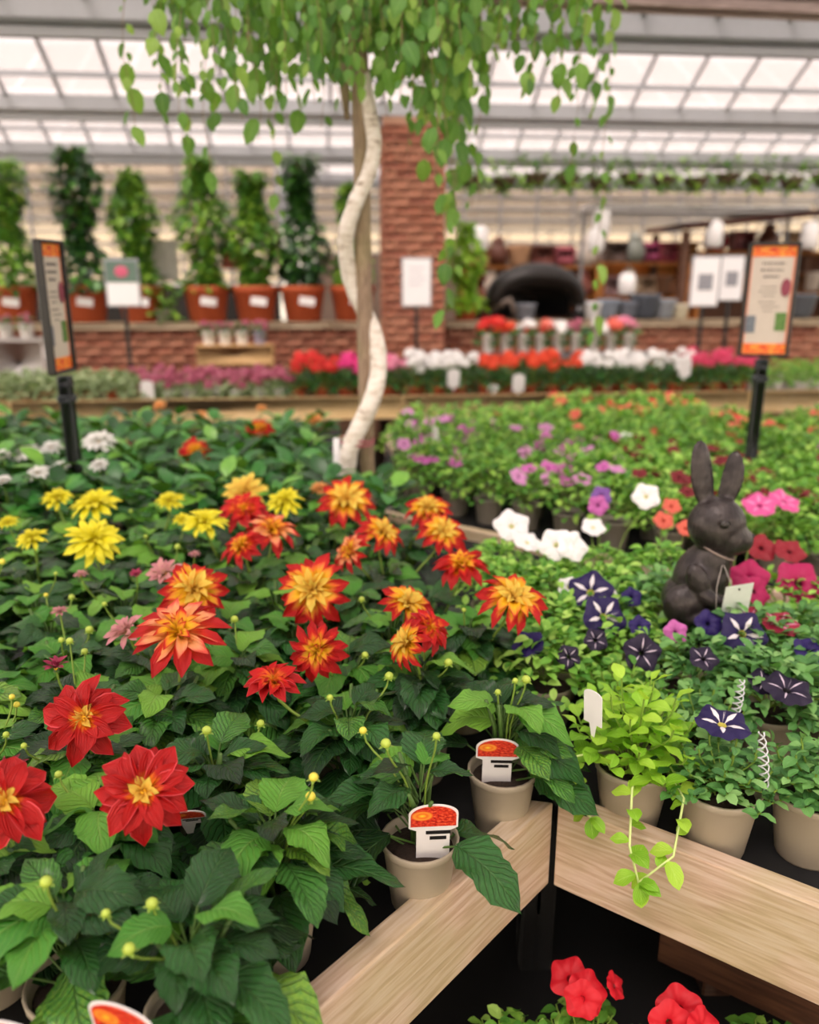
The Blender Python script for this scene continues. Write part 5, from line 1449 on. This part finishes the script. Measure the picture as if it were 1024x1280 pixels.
# crate with little pots, left
x0, zt = hit(245, 432, 7.5); x1, _ = hit(341, 432, 7.5)
t = bthing('wooden_crate', 'pale wooden box on the far bench holding a row of small pots', 'crate', (x0+x1)/2, 7.6, H)
cw = x1-x0; ch = zt-H
link('front_board', MB().box((0, -.12, ch*.75), (cw, .02, ch*.48), bev=.004).mesh('front_board', M_crate), t)
link('front_board', MB().box((0, -.12, ch*.25), (cw, .02, ch*.48), bev=.004).mesh('front_board', M_crate), t)
for sx in (-1, 1): link('side_board', MB().box((sx*(cw/2-.01), 0, ch/2), (.02, .24, ch)).mesh('side_board', M_crate, False), t)
link('top_board', MB().box((0, 0, ch-.01), (cw-.02, .22, .02)).mesh('top_board', M_crate, False), t)
cyf = foliage_col(.09, .1, 60, M_dark, 51, (.03, .05)); 
def cyclamen(loc_b, label, group, flowmat, potm, seed, nf=7, s=1.0, name='flowering_pot_plant'):
    r = random.Random(seed); t = bthing(name, label, 'plant', *loc_b, group)
    link('pot', potm, t); link('foliage', cyf, t, Matrix.Translation((0, 0, .09)) @ Matrix.Scale(s, 4), stuff=True)
    for k in range(nf):
        a = r.random()*6.28; q = r.uniform(.02, .09)*s; m = (HEAD[flowmat])
        link('flower_head', m, t, Matrix.Translation((q*math.cos(a), q*math.sin(a), (.15+r.uniform(0, .06))*s)) @ Matrix.Rotation(a, 4, 'Z') @ Matrix.Scale(s*r.uniform(.7, 1.1), 4))
    return t
def head_mesh(col1, col2, R=.045, n=26, seed=0):
    r = random.Random(seed); m = MB()
    for k in range(n):
        d = sph(k*2.4, math.asin(-.35+1.3*k/n) if k/n*1.3-.35 < 1 else 1.2)
        for j in range(5):
            M = facing(d*R*r.uniform(.75, 1), d, j*1.257+k)
            m.inst(T_lo[0], M @ frame((0, 0, 0), (1, 0, .2), s=.018), 0 if k % 3 else 1)
    m.tube([(0, 0, -.12), (0, 0, 0)], .003, 4, mi=2)
    return m.mesh('flower_head', [plain(col1, .6), plain(col2, .6), M_stem])
HEAD = {'red': head_mesh('#d4141c', '#e83c28'), 'magenta': head_mesh('#e0207c', '#f04ca0', seed=2), 'pink': head_mesh('#e884a8', '#f2a8bc', seed=3), 'white': head_mesh('#f2f0ee', '#ffffff', seed=4),
        'orange': head_mesh('#e4401c', '#f0582c', seed=5), 'rosey': head_mesh('#a84c68', '#c8788c', .03, 16, 6), 'salmon': head_mesh('#e05c4c', '#f0806c', seed=7), 'yellow': head_mesh('#e8a84c', '#f0c070', .035, 16, 8),
        'cerise': head_mesh('#d83a64', '#e8507c', seed=9)}
WP = pot_mesh(.06, .05, .12, M_whitepot, n=14); TP = pot_mesh(.065, .05, .12, M_terra, n=14)
for k, u in enumerate((262, 282, 303, 325)):
    x, _ = hit(u, 430, 7.6)
    cyclamen((x, 7.6, H+ch), ['small white pot with pink blooms on the crate, leftmost', 'pinkish pot with pink blooms on the crate, second from left', 'small white pot with pink blooms on the crate, third', 'lilac grey pot with pink blooms on the crate, rightmost'][k], 'little pots on the wooden box', 'rosey', [WP, WP, WP, pot_mesh(.06, .05, .12, plain('#8c88a0', .5), n=14)][k], 60+k, 6, .9)
# far-left white planter stand
x, zt = hit(22, 425, 7.4)
t = bthing('white_trough', 'white trough at the far left on the back bench', 'planter', x, 7.5, H)
link('trough', MB().box((0, 0, (zt-H)/2), (.42, .24, zt-H), bev=.015).mesh('trough', M_whitepot), t)
link('rim', MB().box((0, 0, zt-H), (.46, .28, .025), bev=.006).mesh('rim', M_whitepot), t)
for k, u in enumerate((8, 34)):
    xx, _ = hit(u, 420, 7.5); cyclamen((xx, 7.5, zt+.012), ['pink bloomed pot on the white trough, left', 'pale pot with pink blooms on the white trough, right'][k], 'pots on the white trough', 'rosey', WP, 70+k, 6, .9)
# small pale pots in a row, right of the pillar
PSZ = hit(705, 441, 7.5)[1]; TALLP = pot_mesh(.062, .045, .17, M_whitepot, n=14)
for k in range(9):
    u = 612+22*k; x, z = hit(u, 437, 7.45)
    kd = ['red', 'orange', 'white', 'salmon', 'white', 'rosey', 'white', 'salmon', 'pink'][k]
    cyclamen((x, 7.5, PSZ), 'small whitish pot with %s blooms on the plank, %s from the left' % (kd if kd != 'rosey' else 'rose', ['first', 'second', 'third', 'fourth', 'fifth', 'sixth', 'seventh', 'eighth', 'ninth'][k]), 'whitish pots in a row on the plank', kd, TALLP, 80+k, 4, 1.35)
xa, _ = hit(600, 437, 7.5); xb_, _ = hit(808, 437, 7.5)
t = bthing('plank_stand', 'low plank carrying the row of whitish pots', 'plank', (xa+xb_)/2, 7.5, H); link('plank', MB().box((0, 0, PSZ-H-.015), (xb_-xa, .2, .03), bev=.004).mesh('plank', M_grey), t)
for sx in (-1, 1): link('block', MB().box((sx*(xb_-xa)*.42, 0, (PSZ-H-.03)/2), (.1, .16, PSZ-H-.03)).mesh('block', M_grey, False), t)

# far bench flowers
gfol = pfol_mesh(120, .13, .12, .24, M_dark, 91, (.04, .06), T_lo); sfol = pfol_mesh(150, .13, .1, .2, M_sage, 92, (.04, .07), T_lo); ffol = pfol_mesh(120, .13, .12, .22, M_mid, 93, (.03, .05), T_lo)
ORD = ['nearest', 'second', 'third', 'fourth', 'fifth', 'sixth']
def far_plant(u, yb, kind, nf, seed, fol, pot, label, group, s=1.0):
    x, _ = hit(u, 480, yb); r = random.Random(seed)
    t = bthing('bench_plant', label, 'plant', x, yb, H, group)
    link('pot', pot, t); low = .09 if kind == 'rosey' else 0
    link('foliage', fol, t, Matrix.Translation((0, 0, -low*.6)) @ Matrix.Rotation(seed, 4, 'Z') @ Matrix.Scale(s, 4), stuff=True)
    for k in range(nf):
        a = r.random()*6.28; q = r.uniform(0, .11)
        link('flower_head', HEAD[kind], t, Matrix.Translation((q*math.cos(a), q*math.sin(a), .24-low+r.uniform(0, .07))) @ Matrix.Rotation(a, 4, 'Z') @ Matrix.Scale(r.uniform(.8, 1.15), 4))
zones = [(0, 175, 'white', 0, sfol, 'silver green foliage plant without bloom on the far bench, left', 'silver foliage plants on the far bench', TP),
         (180, 365, 'rosey', 8, sfol, 'rose pink heather plant on the far bench, left of the geraniums', 'rose pink heathers on the far bench', WP),
         (370, 425, 'red', 5, gfol, 'bright red geranium on the far bench, left of the trunk', 'red geraniums left of the trunk', TP),
         (428, 478, 'magenta', 5, gfol, 'magenta geranium on the far bench around the trunk', 'magenta geraniums at the trunk', TP),
         (482, 512, 'pink', 5, gfol, 'soft pink geranium just right of the trunk', 'pink geraniums right of the trunk', TP),
         (514, 600, 'white', 5, gfol, 'white geranium on the far bench below the paper sign', 'white geraniums below the paper sign', TP),
         (604, 725, 'orange', 4, gfol, 'orange red geranium on the far bench, middle right', 'orange red geraniums', TP),
         (728, 860, 'white', 4, gfol, 'white geranium between orange and cerise ones', 'white geraniums at the right', TP),
         (862, 935, 'cerise', 5, gfol, 'cerise geranium on the far bench left of the right sign', 'cerise geraniums', TP),
         (940, 1040, 'white', 0, ffol, 'green plant without bloom on the far bench, right end', 'green plants at the right end of the far bench', WP)]
sd = 0
for (u0, u1, kd, nf, fol, lab, grp, pot) in zones:
    for j, yb in enumerate((6.12, 6.4, 6.7)):
        cc = 0; u = u0 + (14 if j % 2 else 2)
        while u < u1:
            sd += 1; far_plant(u+RND.uniform(-3, 3), yb, kd, nf if j else max(0, nf-2), sd, fol, pot, lab.split(',')[0]+(', %s in its %s row' % (ORDW[cc], ['front', 'middle', 'back'][j])), grp); u += 28; cc += 1
# a few yellow pompoms among the heathers
# white tags on the far bench
for k, (u, v, lab) in enumerate([(567, 478, 'white tag among the white geraniums'), (617, 484, 'white tag right of the white geraniums'), (648, 484, 'white tag among the orange geraniums'), (856, 465, 'white tag before the cerise geraniums'), (185, 493, 'white tag before the heathers')]):
    x, z = hit(u, v, 6.0); p = B(x, 6.0, z-.03); plant_tag(p, .09, .13 if k != 1 else .05, lab, lean=-5, yaw=5, pic=False)

# ------------------------------------------------------------------ the shop beyond the wall on the right
def shelf_unit(xc, yb, w_, zs, depth, mat, label, back=None):
    t = bthing('shop_shelf', label, 'shelf', xc, yb, 0)
    for z in zs: link('shelf_board', MB().box((0, 0, z-.02), (w_, depth, .04), bev=.004).mesh('shelf_board', mat), t)
    for sx in (-1, 1): link('upright', MB().box((sx*(w_/2-.03), 0, zs[-1]/2), (.06, depth*.95, zs[-1]-.0)).mesh('upright', mat, False), t)
    if back: link('back_panel', MB().box((0, depth/2+.01, zs[-1]/2), (w_, .02, zs[-1])).mesh('back_panel', back, False), t)
    return t
M_ora = wood_mat('orange_timber', '#c87c34', '#a05c20', '#e09a4c', green=0)
YS = 11.6
def sx_(u): return hit(u, 350, YS)[0]
shelf_unit(sx_(660), YS, sx_(745)-sx_(578), [.45, .95, 1.35, 1.75], .5, M_ora, 'orange timber shelving behind the dark ornament', M_wooddark)
shelf_unit(sx_(800), YS, sx_(862)-sx_(750), [.45, .95, 1.35, 1.8], .5, M_ora, 'orange timber shelving behind the row of grey pots', M_ora)
shelf_unit(sx_(960), YS, sx_(1060)-sx_(868), [.45, .95, 1.4, 1.95], .5, M_ora, 'brown shelving behind the right sign', M_wooddark)
# roofed stall
xr0, zr = hit(840, 285, 11.0); xr1, zr1 = hit(1060, 262, 11.0)
t = bthing('market_stall', 'stall with sloping brown roof at the far right', 'stall', (xr0+xr1)/2, 11.2, 0)
rw = xr1-xr0
rf = MB(); rf.box((0, 0, (zr+zr1)/2), (rw*1.02, 1.4, .07), Matrix.Translation((0, 0, (zr+zr1)/2)) @ Matrix.Rotation(-math.atan2(zr1-zr, rw), 4, 'Y') @ Matrix.Translation((0, 0, -(zr+zr1)/2)), bev=.01)
link('roof', rf.mesh('roof', plain('#5a2c1e', .7, var=.3, nscale=6)), t)
for sx in (-1, 1):
    for sy in (-.5, .5): link('post', MB().box((sx*rw*.47, sy, (zr-.05)/2), (.08, .08, zr-.05)).mesh('post', M_wooddark, False), t)
xx, zz = hit(850, 262, 10.8)
o = bthing('white_awning', 'long white awning strip above the shelving, right', 'awning', xx, 10.8, 0)
link('cloth', MB().box((.2, 0, zz), (2.9, .5, .09), Matrix.Rotation(0, 4, 'Z'), bev=.03).mesh('cloth', M_white), o)
link('bar', MB().box((.2, .2, zz-.06), (3.0, .04, .04)).mesh('bar', M_grey, False), o)
for sx in (-1.2, 1.6): link('post', MB().box((sx, .2, zz/2), (.04, .04, zz)).mesh('post', M_grey, False), o)
# goods: jars, boxes, bowls, lamps
def vase(prof, col, label, u, v, yb, group=None, s=1.0, name='vase', lid=False):
    x, z = hit(u, v, yb); t = bthing(name, label, name.split('_')[-1], x, yb, 0, group)
    m = MB().lathe([(r*s, z+h*s) for r, h in prof], 18); link('bowl', m.mesh('bowl', plain(col, .45, var=.15)), t)
    if lid: link('lid', MB().lathe([(.001, z+.30*s), (.06*s, z+.29*s), (.12*s, z+.25*s)], 14).mesh('lid', plain(col, .4)), t)
    return t
PR_pot = [(.001, 0), (.11, 0), (.13, .05), (.16, .22), (.17, .24), (.17, .27), (.15, .27), (.14, .2), (.001, .18)]
PR_jar = [(.001, 0), (.10, 0), (.15, .08), (.15, .18), (.09, .26), (.08, .30), (.10, .32), (.085, .32), (.07, .28), (.001, .26)]
sh_z = [.95, 1.35, 1.75]
def goods(u, z, kind, col, label, yb=YS-.12, s=1.0, group='goods on the shop shelves'):
    x = hit(u, 350, yb)[0]; t = bthing(kind, label, {'storage_box': 'box', 'garden_pot': 'pot', 'lidded_jar': 'jar', 'cushion': 'cushion'}[kind], x, yb, z, group)
    if kind == 'storage_box':
        link('carton', MB().box((0, 0, .12*s), (.3*s, .22, .24*s), bev=.01).mesh('carton', plain(col, .6, var=.2)), t); link('lid', MB().box((0, 0, .25*s), (.32*s, .24, .03), bev=.006).mesh('lid', plain(col, .5, var=.3)), t)
    elif kind == 'garden_pot': link('bowl', MB().lathe([(r*s, h*s) for r, h in PR_pot], 18).mesh('bowl', plain(col, .5)), t)
    elif kind == 'lidded_jar': link('bowl', MB().lathe([(r*s, h*s) for r, h in PR_jar], 18).mesh('bowl', plain(col, .4)), t); link('lid', MB().lathe([(.09*s, .32*s), (.06*s, .36*s), (.015*s, .37*s), (.02*s, .4*s), (.001, .41*s)], 14).mesh('lid', plain(col, .4)), t)
    else: link('cover', MB().box((0, 0, .13*s), (.34*s, .12, .26*s), bev=.05).mesh('cover', plain(col, .8, var=.2)), t); link('piping', MB().tube([(.17*s*math.cos(a), -.03, .13*s+.12*s*math.sin(a)) for a in [2*PI*k/12 for k in range(13)]], .006, 5, False).mesh('piping', plain(col, .7)), t)
items = [(592, 1.35, 'storage_box', '#8c3a24'), (612, 1.35, 'lidded_jar', '#c8b8a8'), (634, 1.35, 'storage_box', '#2c1e18'), (660, 1.35, 'cushion', '#c8843c'), (682, 1.35, 'storage_box', '#a85a3c'), (706, 1.35, 'garden_pot', '#b88a5c'), (728, 1.35, 'lidded_jar', '#8c4a3c'),
         (596, 1.75, 'storage_box', '#b0744c'), (622, 1.75, 'lidded_jar', '#5c3020'), (648, 1.75, 'garden_pot', '#c89c78'), (676, 1.75, 'storage_box', '#7c3424'), (704, 1.75, 'cushion', '#a8505c'), (730, 1.75, 'lidded_jar', '#d0c4b8'),
         (764, 1.35, 'storage_box', '#b88c8c'), (786, 1.35, 'lidded_jar', '#d8ccb8'), (806, 1.35, 'storage_box', '#c8a888'), (826, 1.35, 'garden_pot', '#6c4830'), (848, 1.35, 'storage_box', '#9c5c30'),
         (766, 1.8, 'storage_box', '#5c4438'), (790, 1.8, 'lidded_jar', '#8a9088'), (812, 1.8, 'cushion', '#94345c'), (832, 1.8, 'storage_box', '#a83a4c'), (852, 1.8, 'storage_box', '#b8782c'),
         (885, 1.4, 'storage_box', '#3a2218'), (908, 1.4, 'garden_pot', '#a8783c'), (934, 1.4, 'storage_box', '#c87c2c'), (960, 1.4, 'lidded_jar', '#6c4434'), (990, 1.4, 'storage_box', '#8c5a34'), (1012, 1.4, 'garden_pot', '#b0a498'),
         (890, 1.95, 'cushion', '#a01c30'), (922, 1.95, 'storage_box', '#7c1c24'), (955, 1.95, 'lidded_jar', '#5c3424'), (990, 1.95, 'storage_box', '#8c6434')]
CN = {'storage_box': 'lidded box', 'lidded_jar': 'lidded jar', 'cushion': 'cushion', 'garden_pot': 'open pot'}
ordn = ['first', 'second', 'third', 'fourth', 'fifth', 'sixth', 'seventh', 'eighth']
rc = {}
for (u, z, kd, col) in items:
    reg = 'left shelving' if u < 750 else 'middle shelving' if u < 868 else 'right shelving'; lvl = 'upper' if z > 1.6 else 'lower'
    k = rc.get((reg, lvl), 0); rc[(reg, lvl)] = k+1
    goods(u, z, kd, col, 'blurred %s, %s from the left on the %s board of the %s' % (CN[kd], ordn[k], lvl, reg))
# grey and blue planters and white lanterns on the wall, right
for k, (u, v, col, s, nm) in enumerate([(740, 388, '#e0e0e0', 1.05, 'white planter'), (760, 384, '#7c8694', 1.2, 'grey blue planter'), (785, 388, '#6a707c', 1.1, 'grey planter'), (806, 388, '#4c525c', 1.5, 'large dark grey planter'), (830, 386, '#8a9098', 1.2, 'light grey planter'), (850, 388, '#c8c0a8', .9, 'cream planter'), (655, 388, '#6c7078', 1.0, 'grey planter before the ornament'), (1000, 388, '#50555c', 1.5, 'dark planter right of the sign')]):
    x, z = hit(u, v, 8.45 if k != 6 else 8.3); t = bthing('garden_planter', '%s standing on the brick wall, right half' % nm, 'planter', x, 8.45 if k != 6 else 8.22, WT, 'planters on the brick wall')
    ss = s*.62
    link('bowl', MB().lathe([(r*ss, h*ss) for r, h in PR_pot], 18).mesh('bowl', plain(col, .5)), t)
    link('soil', MB().lathe([(.14*ss, .2*ss), (.001, .22*ss)], 14).mesh('soil', M_soil), t)
for k, (u, v, h_) in enumerate([(600, 298, .30), (752, 278, .34), (893, 292, .34), (1012, 294, .34), (745, 300, .3), (784, 355, .28)]):
    yb = 10.56; x, z = hit(u, v, yb)
    t = bthing('white_lantern', ['white hanging lantern right of the pillar', 'white hanging lantern in the middle right', 'white hanging lantern left of the right sign', 'white hanging lantern by the right picture edge', 'pale hanging lantern behind the trailing strand', 'low white lantern above the grey planters'][k], 'lantern', x, yb, z, 'white lanterns')
    link('shade', MB().lathe([(.001, h_/2), (.05, h_/2), (.105, h_*.36), (.11, -h_*.4), (.08, -h_/2), (.001, -h_/2)], 12).mesh('shade', M_white), t)
    link('hanging_wire', MB().tube([(0, 0, h_/2), (0, 0, GZ-.08-z)], .004, 4).mesh('hanging_wire', M_grey), t)
# hanging baskets along the far gutter
hb = foliage_col(.26, .34, 90, M_ivy, 61, (.07, .12), -.2)
for k in range(12):
    u = 590+40*k; yb = 10.5; x, z = hit(u, 222+3*math.sin(k*2.1), yb)
    t = bthing('hanging_basket', 'green trailing basket hanging from the roof gutter above the shop', 'hanging basket', x, yb, z, 'hanging baskets under the far gutter')
    link('basket', MB().lathe([(.001, -.12), (.09, -.11), (.16, 0), (.165, .02), (.15, .02)], 12).mesh('basket', plain('#5c4a38', .8)), t)
    link('foliage', hb, t, Matrix.Translation((0, 0, -.14)) @ Matrix.Rotation(k, 4, 'Z'), stuff=True)
    link('chain', MB().tube([(0, 0, .02), (0, 0, max(.05, GZ-.05-z))], .005, 4).mesh('chain', M_grey), t)
print('objects', len(bpy.data.objects))
